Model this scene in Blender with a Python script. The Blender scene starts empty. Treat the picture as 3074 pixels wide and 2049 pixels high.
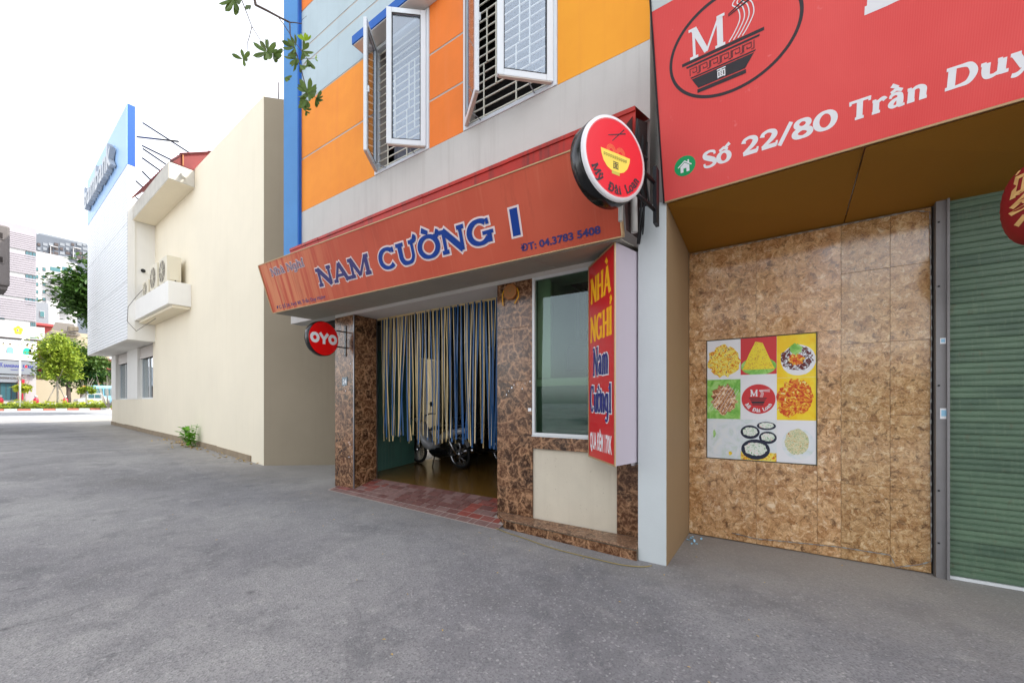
import bpy, math, random
from mathutils import Vector, Matrix
random.seed(7)
R_ = math.radians
scene = bpy.context.scene
# ---------------------------------------------------------------- camera
cam_d = bpy.data.cameras.new('camera'); cam = bpy.data.objects.new('camera', cam_d)
scene.collection.objects.link(cam); scene.camera = cam
cam.location = (0, 0, 1.5); cam.rotation_euler = (R_(90), 0, R_(33.7))
cam_d.sensor_width = 36; cam_d.lens = 36 * 1189.4 / 3074
cam_d.shift_y = (1209 - 1024.5) / 3074
cam_d.clip_start = 0.05; cam_d.clip_end = 3000
# ---------------------------------------------------------------- sky, sun, exposure
SUN_EL, SUN_AZ = 54.0, 42.0          # azimuth: degrees from +Y towards +X
world = bpy.data.worlds.new('World'); scene.world = world; world.use_nodes = True
wn = world.node_tree.nodes; wl = world.node_tree.links
sky = wn.new('ShaderNodeTexSky'); sky.sky_type = 'NISHITA'; sky.sun_disc = False
sky.sun_elevation = R_(SUN_EL); sky.sun_rotation = R_(SUN_AZ)
sky.air_density = 1.0; sky.dust_density = 2.0; sky.ozone_density = 1.0
hs = wn.new('ShaderNodeHueSaturation'); hs.inputs['Saturation'].default_value = 0.22
bg = wn['Background']; bg.inputs['Strength'].default_value = 0.15
wl.new(sky.outputs[0], hs.inputs['Color']); wl.new(hs.outputs[0], bg.inputs['Color'])
sun_d = bpy.data.lights.new('sun', 'SUN'); sun = bpy.data.objects.new('sun', sun_d)
scene.collection.objects.link(sun)
sun_d.energy = 2.0; sun_d.angle = R_(0.5); sun_d.color = (1.0, 0.95, 0.87)
sd = Vector((math.sin(R_(SUN_AZ)) * math.cos(R_(SUN_EL)), math.cos(R_(SUN_AZ)) * math.cos(R_(SUN_EL)), math.sin(R_(SUN_EL))))
sun.rotation_euler = sd.to_track_quat('Z', 'Y').to_euler(); sun.location = (0, 0, 30)
vs = scene.view_settings
vs.view_transform = 'Standard'; vs.look = 'None'; vs.gamma = 1.0; vs.exposure = 1.93; vs.use_curve_mapping = False
scene.cycles.max_bounces = 8; scene.cycles.diffuse_bounces = 4; scene.cycles.glossy_bounces = 4
scene.cycles.transparent_max_bounces = 12; scene.cycles.use_denoising = True
scene.cycles.caustics_reflective = False; scene.cycles.caustics_refractive = False

# ---------------------------------------------------------------- pinhole helper: a photograph column onto a plane X = const
_F = 1189.4; _TH = R_(33.7)
def on_x(u, v, X):
    a = (u - 1537) / _F
    rx = -math.sin(_TH) + a * math.cos(_TH); ry = math.cos(_TH) + a * math.sin(_TH); rz = (1209 - v) / _F
    t = X / rx
    return Vector((X, ry * t, 1.5 + rz * t))

# ---------------------------------------------------------------- colours and materials
def lin(r, g, b):
    f = lambda c: (c / 255 / 12.92) if c <= 10 else ((c / 255 + 0.055) / 1.055) ** 2.4
    return (f(r), f(g), f(b), 1.0)
def sc_(c, k): return (min(c[0]*k, .95), min(c[1]*k, .95), min(c[2]*k, .95), 1)
MATS = {}
class NT:
    def __init__(s, name):
        m = bpy.data.materials.new(name); m.use_nodes = True
        s.m = m; s.t = m.node_tree; s.b = s.t.nodes['Principled BSDF']; s.pos_ = None; MATS[name] = m
    def n(s, typ, **kw):
        o = s.t.nodes.new(typ)
        for k, v in kw.items():
            if k in o.inputs.keys(): o.inputs[k].default_value = v
            else: setattr(o, k, v)
        return o
    def l(s, a, b): s.t.links.new(a, b)
    def pos(s, rnd=False, scale=(1, 1, 1)):
        g = s.n('ShaderNodeNewGeometry'); out = g.outputs['Position']
        if rnd:
            oi = s.n('ShaderNodeObjectInfo'); mu = s.n('ShaderNodeMath', operation='MULTIPLY'); mu.inputs[1].default_value = 37.0
            s.l(oi.outputs['Random'], mu.inputs[0])
            ad = s.n('ShaderNodeVectorMath', operation='ADD'); s.l(out, ad.inputs[0]); s.l(mu.outputs[0], ad.inputs[1]); out = ad.outputs[0]
        if scale != (1, 1, 1):
            mp = s.n('ShaderNodeMapping'); mp.inputs['Scale'].default_value = scale; s.l(out, mp.inputs[0]); out = mp.outputs[0]
        return out
    def noise(s, vec, scale, detail=4, rough=.55, dist=0.0):
        o = s.n('ShaderNodeTexNoise'); o.inputs['Scale'].default_value = scale; o.inputs['Detail'].default_value = detail
        o.inputs['Roughness'].default_value = rough; o.inputs['Distortion'].default_value = dist
        s.l(vec, o.inputs['Vector']); return o.outputs['Fac']
    def ramp(s, fac, stops, interp='LINEAR'):
        o = s.n('ShaderNodeValToRGB'); cr = o.color_ramp; cr.interpolation = interp
        while len(cr.elements) < len(stops): cr.elements.new(0.5)
        for e, (p, c) in zip(cr.elements, stops): e.position = p; e.color = c if len(c) == 4 else (*c, 1)
        s.l(fac, o.inputs[0]); return o.outputs[0]
    def mix(s, fac, a, b, mode='MIX'):
        o = s.n('ShaderNodeMix', data_type='RGBA', blend_type=mode)
        for sock, v in ((o.inputs[0], fac), (o.inputs[6], a), (o.inputs[7], b)):
            if hasattr(v, 'links') or hasattr(v, 'is_linked'): s.l(v, sock)
            else: sock.default_value = v
        return o.outputs[2]
    def bump(s, h, strength=.3, dist=.02):
        o = s.n('ShaderNodeBump'); o.inputs['Strength'].default_value = strength; o.inputs['Distance'].default_value = dist
        s.l(h, o.inputs['Height']); s.l(o.outputs[0], s.b.inputs['Normal'])
def bw(v): return (v, v, v, 1)
def plain(name, col, rough=.5, metal=0.0, spec=.5, emit=0):
    t = NT(name); t.b.inputs['Base Color'].default_value = col; t.b.inputs['Roughness'].default_value = rough
    t.b.inputs['Metallic'].default_value = metal; t.b.inputs['Specular IOR Level'].default_value = spec
    return t.m
def paint(name, col, var=.12, scale=1.2, rough=.75, streak=0.0, bump=.15, dirt=(.25, .2, .15, 1), rnd=False, spots=0.0, spec=.4, metal=0.0):
    """weathered flat paint: broad tone changes, rain streaks, fine grain"""
    t = NT(name); p = t.pos(rnd)
    a = t.noise(p, scale, 5, .6)
    c = t.ramp(a, [(.3, sc_(col, 1 - var)), (.7, sc_(col, 1 + var))])
    if streak:
        st = t.noise(t.pos(rnd, (9, 9, .35)), 1.0, 5, .65)
        c = t.mix(t.ramp(st, [(.52, bw(0)), (.8, bw(streak))]), c, dirt)
    if spots:
        sp = t.noise(p, 26, 2, .5)
        c = t.mix(t.ramp(sp, [(.68, bw(0)), (.74, bw(spots))]), c, dirt)
    t.l(c, t.b.inputs['Base Color']); t.b.inputs['Roughness'].default_value = rough
    t.b.inputs['Specular IOR Level'].default_value = spec; t.b.inputs['Metallic'].default_value = metal
    if bump: t.bump(t.noise(p, 60, 4, .6), bump, .01)
    return t.m
def marble(name, dark, mid, vein, sc=7.0, rough=.18, bright=1.0):
    """brecciated brown stone: dark clasts in a web of light veins"""
    t = NT(name); p = t.pos(True)
    w = t.n('ShaderNodeTexNoise'); w.inputs['Scale'].default_value = sc * .8; w.inputs['Detail'].default_value = 5
    t.l(p, w.inputs['Vector'])
    v1 = t.n('ShaderNodeVectorMath', operation='MULTIPLY_ADD'); v1.inputs[1].default_value = (.22, .22, .22)
    t.l(w.outputs['Color'], v1.inputs[0]); t.l(p, v1.inputs[2])
    vo = t.n('ShaderNodeTexVoronoi', feature='DISTANCE_TO_EDGE'); vo.inputs['Scale'].default_value = sc; t.l(v1.outputs[0], vo.inputs['Vector'])
    vc = t.n('ShaderNodeTexVoronoi', feature='F1'); vc.inputs['Scale'].default_value = sc; t.l(v1.outputs[0], vc.inputs['Vector'])
    cell = t.ramp(vc.outputs['Color'], [(.1, dark), (.55, mid), (.95, dark)])
    n1 = t.noise(p, sc * 4, 6, .7, .8)
    cell = t.mix(t.ramp(n1, [(.46, bw(0)), (.68, bw(.75))]), cell, vein)
    n2 = t.noise(p, sc * 1.6, 4, .6, 1.5)
    edge = t.ramp(vo.outputs['Distance'], [(.0, bw(.95)), (.05, bw(.35)), (.12, bw(0))])
    gate = t.ramp(n2, [(.4, bw(.1)), (.62, bw(1))])
    f = t.mix(1.0, edge, gate, 'MULTIPLY')
    c = t.mix(f, cell, vein)
    t.l(c, t.b.inputs['Base Color']); t.b.inputs['Roughness'].default_value = rough
    rg = t.ramp(t.noise(p, 3, 4), [(.35, bw(rough * .8)), (.7, bw(rough * 1.9))]); t.l(rg, t.b.inputs['Roughness'])
    t.bump(n1, .04, .004)
    return t.m
def flake(name, tint=None, fs=1.0):
    """polished tile printed like pressed wood flakes: each flake with its own grain direction"""
    t = NT(name); p = t.pos(True)
    w = t.n('ShaderNodeTexNoise'); w.inputs['Scale'].default_value = 17; w.inputs['Detail'].default_value = 5; t.l(p, w.inputs['Vector'])
    v1 = t.n('ShaderNodeVectorMath', operation='MULTIPLY_ADD'); v1.inputs[1].default_value = (.14, .14, .14)
    t.l(w.outputs['Color'], v1.inputs[0]); t.l(p, v1.inputs[2])
    vo = t.n('ShaderNodeTexVoronoi', feature='F1'); vo.inputs['Scale'].default_value = 13*fs; t.l(v1.outputs[0], vo.inputs['Vector'])
    sp = t.n('ShaderNodeSeparateColor'); t.l(vo.outputs['Color'], sp.inputs[0])
    an = t.n('ShaderNodeMath', operation='MULTIPLY'); an.inputs[1].default_value = 6.28; t.l(sp.outputs[1], an.inputs[0])
    vr = t.n('ShaderNodeVectorRotate', rotation_type='Y_AXIS'); t.l(v1.outputs[0], vr.inputs['Vector']); t.l(an.outputs[0], vr.inputs['Angle'])
    mp = t.n('ShaderNodeMapping'); mp.inputs['Scale'].default_value = (12*fs, 12*fs, 46*fs); t.l(vr.outputs[0], mp.inputs[0])
    fib = t.noise(mp.outputs[0], 1.0, 5, .65, .4)
    c = t.ramp(fib, [(.25, lin(92, 60, 34)), (.42, lin(164, 118, 74)), (.55, lin(212, 168, 118)), (.7, lin(252, 230, 192))])
    tone = t.ramp(sp.outputs[0], [(.1, lin(176, 128, 78)), (.5, lin(220, 178, 126)), (.9, lin(242, 208, 160))])
    c = t.mix(.3, c, tone)
    big = t.noise(t.pos(True), 13*fs, 6, .8, .6)
    c = t.mix(t.ramp(big, [(.36, bw(.9)), (.47, bw(0))]), c, lin(96, 64, 38))
    c = t.mix(t.ramp(big, [(.55, bw(0)), (.66, bw(.85))]), c, lin(248, 228, 196))
    if tint: c = t.mix(1.0, c, tint, 'MULTIPLY')
    t.l(c, t.b.inputs['Base Color'])
    rg = t.ramp(t.noise(t.pos(), 4, 4), [(.3, bw(.06)), (.75, bw(.2))]); t.l(rg, t.b.inputs['Roughness'])
    t.b.inputs['Specular IOR Level'].default_value = 1.0
    wv_ = t.noise(t.pos(), 2.2, 2); t.bump(wv_, .12, .02)
    return t.m
def asphalt():
    t = NT('asphalt'); p = t.pos()
    base = t.ramp(t.noise(p, .28, 6, .68, .1), [(.36, lin(110, 109, 110)), (.48, lin(130, 129, 131)), (.62, lin(154, 153, 152))])
    n2 = t.noise(p, 1.1, 6, .7, .2)
    base = t.mix(t.ramp(n2, [(.5, bw(0)), (.66, bw(.6))]), base, lin(94, 94, 98))
    n3 = t.noise(t.pos(False, (1, 1.6, 1)), 2.6, 4, .6, .4)
    base = t.mix(t.ramp(n3, [(.6, bw(0)), (.72, bw(.35))]), base, lin(176, 174, 170))
    fine = t.n('ShaderNodeTexVoronoi', feature='F1'); fine.inputs['Scale'].default_value = 105; t.l(p, fine.inputs['Vector'])
    base = t.mix(t.ramp(fine.outputs['Color'], [(.5, bw(0)), (.82, bw(.5))]), base, lin(88, 88, 91))
    f2 = t.n('ShaderNodeTexVoronoi', feature='F1'); f2.inputs['Scale'].default_value = 74; t.l(p, f2.inputs['Vector'])
    base = t.mix(t.ramp(f2.outputs['Color'], [(.76, bw(0)), (.94, bw(.42))]), base, lin(194, 192, 189))
    # oil spots
    oil = t.noise(p, 5.0, 3, .5, .3)
    base = t.mix(t.ramp(oil, [(.68, bw(0)), (.76, bw(.5))]), base, lin(72, 72, 76))
    # short pale scratches
    vr = t.n('ShaderNodeVectorRotate', rotation_type='Z_AXIS'); vr.inputs['Angle'].default_value = .75; t.l(p, vr.inputs['Vector'])
    mp = t.n('ShaderNodeMapping'); mp.inputs['Scale'].default_value = (2.2, 34, 1); t.l(vr.outputs[0], mp.inputs[0])
    sc = t.noise(mp.outputs[0], 1.6, 2, .5, .2)
    gate = t.ramp(t.noise(p, .9, 3), [(.48, bw(0)), (.6, bw(1))])
    sm = t.mix(1.0, t.ramp(sc, [(.70, bw(0)), (.74, bw(.35))]), gate, 'MULTIPLY')
    base = t.mix(sm, base, lin(196, 194, 190))
    # hairline cracks
    wn_ = t.n('ShaderNodeTexNoise'); wn_.inputs['Scale'].default_value = 1.5; wn_.inputs['Detail'].default_value = 6; t.l(p, wn_.inputs['Vector'])
    va = t.n('ShaderNodeVectorMath', operation='MULTIPLY_ADD'); va.inputs[1].default_value = (.9, .9, 0); t.l(wn_.outputs['Color'], va.inputs[0]); t.l(p, va.inputs[2])
    ck = t.n('ShaderNodeTexVoronoi', feature='DISTANCE_TO_EDGE'); ck.inputs['Scale'].default_value = .33; t.l(va.outputs[0], ck.inputs['Vector'])
    ckg = t.ramp(t.noise(p, .55, 2), [(.54, bw(0)), (.62, bw(1))])
    ckm = t.mix(1.0, t.ramp(ck.outputs['Distance'], [(.0, bw(.35)), (.002, bw(.2)), (.0045, bw(0))]), ckg, 'MULTIPLY')
    base = t.mix(ckm, base, lin(78, 78, 80))
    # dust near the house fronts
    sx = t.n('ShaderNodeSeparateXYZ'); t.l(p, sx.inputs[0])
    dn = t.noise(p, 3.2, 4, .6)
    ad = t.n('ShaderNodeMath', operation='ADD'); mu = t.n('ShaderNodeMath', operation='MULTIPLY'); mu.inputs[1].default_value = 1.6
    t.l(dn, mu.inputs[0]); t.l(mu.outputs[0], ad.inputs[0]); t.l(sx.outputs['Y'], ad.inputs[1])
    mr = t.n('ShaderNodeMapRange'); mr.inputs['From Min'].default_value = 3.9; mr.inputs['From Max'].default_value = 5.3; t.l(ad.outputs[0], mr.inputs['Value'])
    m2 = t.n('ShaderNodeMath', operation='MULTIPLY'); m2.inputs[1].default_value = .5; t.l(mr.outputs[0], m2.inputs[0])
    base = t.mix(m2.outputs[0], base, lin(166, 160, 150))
    t.l(base, t.b.inputs['Base Color']); t.b.inputs['Roughness'].default_value = .85
    hb = t.n('ShaderNodeMath', operation='ADD'); t.l(fine.outputs['Distance'], hb.inputs[0]); t.l(n2, hb.inputs[1])
    t.bump(hb.outputs[0], .3, .012)
    return t.m
def glass(name, tint=(.9, .95, .95, 1), rough=.0, alpha_tr=.55):
    """thin window glass: clear with mirror-like sky reflection"""
    t = NT(name); o = t.t.nodes['Material Output']
    tr = t.n('ShaderNodeBsdfTransparent'); tr.inputs[0].default_value = tint
    gl = t.n('ShaderNodeBsdfGlossy'); gl.inputs['Roughness'].default_value = rough; gl.inputs['Color'].default_value = (.86, .93, 1, 1)
    fr = t.n('ShaderNodeFresnel'); ge = t.n('ShaderNodeNewGeometry'); mi = t.n('ShaderNodeMapRange'); mi.inputs['To Min'].default_value = 1.5; mi.inputs['To Max'].default_value = 1/1.5
    t.l(ge.outputs['Backfacing'], mi.inputs['Value']); t.l(mi.outputs[0], fr.inputs['IOR'])
    mr = t.n('ShaderNodeMapRange'); mr.inputs['From Min'].default_value = 0; mr.inputs['From Max'].default_value = 1
    mr.inputs['To Min'].default_value = 1 - alpha_tr; mr.inputs['To Max'].default_value = 1; t.l(fr.outputs[0], mr.inputs['Value'])
    mx = t.n('ShaderNodeMixShader'); t.l(mr.outputs[0], mx.inputs[0]); t.l(tr.outputs[0], mx.inputs[1]); t.l(gl.outputs[0], mx.inputs[2])
    t.l(mx.outputs[0], o.inputs['Surface']); return t.m
def leaf(name, col, col2, rough=.45, trans=.35):
    t = NT(name); o = t.t.nodes['Material Output']
    p = t.pos(True); oi = t.n('ShaderNodeObjectInfo')
    c = t.ramp(t.noise(p, 3.0, 3), [(.3, col), (.7, col2)])
    t.l(c, t.b.inputs['Base Color']); t.b.inputs['Roughness'].default_value = rough; t.b.inputs['Specular IOR Level'].default_value = .3
    tl = t.n('ShaderNodeBsdfTranslucent'); t.l(c, tl.inputs[0])
    mx = t.n('ShaderNodeMixShader'); mx.inputs[0].default_value = trans
    t.l(t.b.outputs[0], mx.inputs[1]); t.l(tl.outputs[0], mx.inputs[2]); t.l(mx.outputs[0], o.inputs['Surface']); return t.m

# ---------------------------------------------------------------- objects
COL = scene.collection
W = {}
def thing(name, label, cat, group=None, loc=(0, 0, 0), rot=0.0):
    o = bpy.data.objects.new(name, None); COL.objects.link(o); o.empty_display_size = .2
    o.location = loc; o.rotation_euler = (0, 0, rot)
    o['label'] = label; o['category'] = cat
    if group: o['group'] = group
    W[o] = Matrix.Translation(Vector(loc)) @ Matrix.Rotation(rot, 4, 'Z')
    return o
def tag(o, label, cat, group=None):
    o['label'] = label; o['category'] = cat
    if group: o['group'] = group
    return o
def struct(o): o['kind'] = 'structure'; return o
class Fr:
    """flat frame in space: x along ux, y along uy, h off the face"""
    def __init__(s, O, ux, uy):
        s.O = Vector(O); s.ux = Vector(ux).normalized(); s.uy = Vector(uy).normalized(); s.n = s.ux.cross(s.uy).normalized()
    def __call__(s, x, y, h=0): return s.O + s.ux * x + s.uy * y + s.n * h
    def sub(s, x, y, ang=0, h=0):
        c, n = math.cos(ang), math.sin(ang)
        return Fr(s(x, y, h), s.ux * c + s.uy * n, s.uy * c - s.ux * n)
class MB:
    def __init__(s): s.v = []; s.f = []; s.sm = []
    def quad(s, a, b, c, d, smooth=False):
        i = len(s.v); s.v += [Vector(a), Vector(b), Vector(c), Vector(d)]; s.f.append((i, i+1, i+2, i+3)); s.sm.append(smooth); return s
    def ngon(s, pts, smooth=False):
        i = len(s.v); s.v += [Vector(p) for p in pts]; s.f.append(tuple(range(i, i+len(pts)))); s.sm.append(smooth); return s
    def box(s, x0, x1, y0, y1, z0, z1):
        i = len(s.v)
        s.v += [Vector(p) for p in ((x0,y0,z0),(x1,y0,z0),(x1,y1,z0),(x0,y1,z0),(x0,y0,z1),(x1,y0,z1),(x1,y1,z1),(x0,y1,z1))]
        for f in ((0,3,2,1),(4,5,6,7),(0,1,5,4),(1,2,6,5),(2,3,7,6),(3,0,4,7)): s.f.append(tuple(i+k for k in f)); s.sm.append(False)
        return s
    def fbox(s, fr, x0, x1, y0, y1, h0, h1):
        i = len(s.v)
        s.v += [fr(*p) for p in ((x0,y0,h0),(x1,y0,h0),(x1,y1,h0),(x0,y1,h0),(x0,y0,h1),(x1,y0,h1),(x1,y1,h1),(x0,y1,h1))]
        for f in ((0,3,2,1),(4,5,6,7),(0,1,5,4),(1,2,6,5),(2,3,7,6),(3,0,4,7)): s.f.append(tuple(i+k for k in f)); s.sm.append(False)
        return s
    def prism(s, pts, z0, z1):
        """plan polygon (counter-clockwise) extruded in z"""
        n = len(pts); i = len(s.v)
        s.v += [Vector((p[0], p[1], z0)) for p in pts] + [Vector((p[0], p[1], z1)) for p in pts]
        s.f.append(tuple(i+n-1-k for k in range(n))); s.f.append(tuple(i+n+k for k in range(n))); s.sm += [False]*2
        for k in range(n): s.f.append((i+k, i+(k+1) % n, i+n+(k+1) % n, i+n+k)); s.sm.append(False)
        return s
    def fprism(s, fr, pts, h0, h1):
        n = len(pts); i = len(s.v)
        s.v += [fr(p[0], p[1], h0) for p in pts] + [fr(p[0], p[1], h1) for p in pts]
        s.f.append(tuple(i+n-1-k for k in range(n))); s.f.append(tuple(i+n+k for k in range(n))); s.sm += [False]*2
        for k in range(n): s.f.append((i+k, i+(k+1) % n, i+n+(k+1) % n, i+n+k)); s.sm.append(False)
        return s
    def bar(s, a, b, w, h=None, up=(0, 0, 1)):
        """square bar between two points"""
        a = Vector(a); b = Vector(b); h = h or w; d = (b-a).normalized(); u = Vector(up)
        if abs(d.dot(u)) > .98: u = Vector((1, 0, 0))
        r = d.cross(u).normalized(); u = r.cross(d)
        i = len(s.v)
        for p in (a, b):
            s.v += [p - r*w/2 - u*h/2, p + r*w/2 - u*h/2, p + r*w/2 + u*h/2, p - r*w/2 + u*h/2]
        for f in ((0,1,2,3),(7,6,5,4),(0,4,5,1),(1,5,6,2),(2,6,7,3),(3,7,4,0)): s.f.append(tuple(i+k for k in f)); s.sm.append(False)
        return s
    def tube(s, pts, r, n=8, caps=True):
        pts = [Vector(p) for p in pts]; rr = r if isinstance(r, (list, tuple)) else [r]*len(pts)
        i = len(s.v); up = None
        for k, p in enumerate(pts):
            d = (pts[min(k+1, len(pts)-1)] - pts[max(k-1, 0)]).normalized()
            if up is None: up = Vector((0, 0, 1)) if abs(d.z) < .9 else Vector((1, 0, 0))
            a = d.cross(up).normalized(); up = a.cross(d).normalized()
            for j in range(n):
                t = 2*math.pi*j/n; s.v.append(p + (a*math.cos(t) + up*math.sin(t))*rr[k])
        for k in range(len(pts)-1):
            for j in range(n):
                s.f.append((i+k*n+j, i+k*n+(j+1) % n, i+(k+1)*n+(j+1) % n, i+(k+1)*n+j)); s.sm.append(True)
        if caps:
            s.f.append(tuple(i+j for j in range(n))[::-1]); s.f.append(tuple(i+(len(pts)-1)*n+j for j in range(n))); s.sm += [False]*2
        return s
    def lathe(s, prof, O=(0, 0, 0), axis=(0, 0, 1), n=24, smooth=True, a0=0, a1=2*math.pi):
        """profile [(radius, height)] turned about an axis"""
        ax = Vector(axis).normalized(); u = Vector((1, 0, 0)) if abs(ax.x) < .9 else Vector((0, 1, 0))
        a = ax.cross(u).normalized(); b = ax.cross(a); O = Vector(O); i = len(s.v)
        full = abs(a1-a0-2*math.pi) < 1e-6; m = n if full else n+1
        for r, h in prof:
            for j in range(m):
                t = a0 + (a1-a0)*j/n; s.v.append(O + ax*h + (a*math.cos(t) + b*math.sin(t))*r)
        for k in range(len(prof)-1):
            for j in range(n):
                j2 = (j+1) % m
                s.f.append((i+k*m+j, i+k*m+j2, i+(k+1)*m+j2, i+(k+1)*m+j)); s.sm.append(smooth)
        return s
    def disc(s, fr, x, y, rx, ry=None, h=0, n=40, ang=0):
        ry = ry or rx
        c, q = math.cos(ang), math.sin(ang)
        s.ngon([fr(x + rx*math.cos(t)*c - ry*math.sin(t)*q, y + rx*math.cos(t)*q + ry*math.sin(t)*c, h) for t in [2*math.pi*k/n for k in range(n)]]); return s
    def ring(s, fr, x, y, rx, ry, w, h=0, n=64, a0=0, a1=2*math.pi):
        for k in range(n):
            t0 = a0+(a1-a0)*k/n; t1 = a0+(a1-a0)*(k+1)/n
            P = lambda t, d: fr(x+(rx-d)*math.cos(t), y+(ry-d)*math.sin(t), h)
            s.quad(P(t0, w), P(t0, 0), P(t1, 0), P(t1, w))
        return s
    def poly(s, fr, pts, h=0): s.ngon([fr(p[0], p[1], h) for p in pts]); return s
    def ribbon(s, fr, pts, h=0, grow=0.0):
        """flat pen stroke through (x, y, width)"""
        P = [Vector((p[0], p[1])) for p in pts]; w = [p[2] for p in pts]; n = len(P)
        closed = (P[0]-P[-1]).length < 1e-5 and n > 3
        L = []; Rr = []
        for k in range(n):
            if closed: a = P[k-1] if k > 0 else P[-2]; b = P[k+1] if k < n-1 else P[1]
            else: a = P[max(k-1, 0)]; b = P[min(k+1, n-1)]
            d0 = (P[k]-a); d1 = (b-P[k])
            d0 = d0.normalized() if d0.length > 1e-9 else d1.normalized(); d1 = d1.normalized() if d1.length > 1e-9 else d0
            t = (d0+d1); t = t.normalized() if t.length > 1e-6 else d0
            nn = Vector((-t.y, t.x)); k2 = max(.5, nn.dot(Vector((-d1.y, d1.x))))
            o = (w[k]/2+grow)/k2; p = P[k].copy()
            if not closed and grow:
                if k == 0: p = p - d1*grow
                if k == n-1: p = p + d0*grow
            L.append(p+nn*o); Rr.append(p-nn*o)
        i = len(s.v)
        for k in range(n): s.v += [fr(Rr[k].x, Rr[k].y, h), fr(L[k].x, L[k].y, h)]
        for k in range(n-1): s.f.append((i+2*k, i+2*k+2, i+2*k+3, i+2*k+1)); s.sm.append(False)
        return s
    def build(s, name, mat, parent=None, bevel=0.0, kind=None, local=False, label=None):
        M = W[parent] if parent is not None else Matrix.Identity(4)
        vs_ = s.v if local else [M.inverted() @ v for v in s.v] if parent is not None else s.v
        lo = Vector((min(v.x for v in vs_), min(v.y for v in vs_), min(v.z for v in vs_))); hi = Vector((max(v.x for v in vs_), max(v.y for v in vs_), max(v.z for v in vs_)))
        c = (lo+hi)/2; c.z = lo.z
        me = bpy.data.meshes.new(name); me.from_pydata([v-c for v in vs_], [], s.f)
        if any(s.sm): me.polygons.foreach_set('use_smooth', s.sm)
        me.materials.append(MATS[mat] if isinstance(mat, str) else mat)
        o = bpy.data.objects.new(name, me); COL.objects.link(o); o.location = c
        if parent is not None: o.parent = parent
        W[o] = M @ Matrix.Translation(c)
        if bevel:
            b = o.modifiers.new('bevel', 'BEVEL'); b.width = bevel; b.segments = 2; b.limit_method = 'ANGLE'; b.angle_limit = R_(40)
        if kind: o['kind'] = kind
        if label: o['label'] = label
        return o
def kids(o): return [c for c in bpy.data.objects if c.parent == o]
CH = None
def copy_tree(o, parent=None):
    c = o.copy(); COL.objects.link(c); c.parent = parent
    W[c] = W[o]
    for ch in kids(o): copy_tree(ch, c)
    return c
def link_copy(src, loc_world, parent):
    """same mesh, other place (parent without rotation of its own)"""
    c = src.copy(); COL.objects.link(c); c.parent = parent
    c.location = W[parent].inverted() @ Vector(loc_world) if parent is not None else loc_world
    W[c] = Matrix.Translation(Vector(loc_world)); return c

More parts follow.
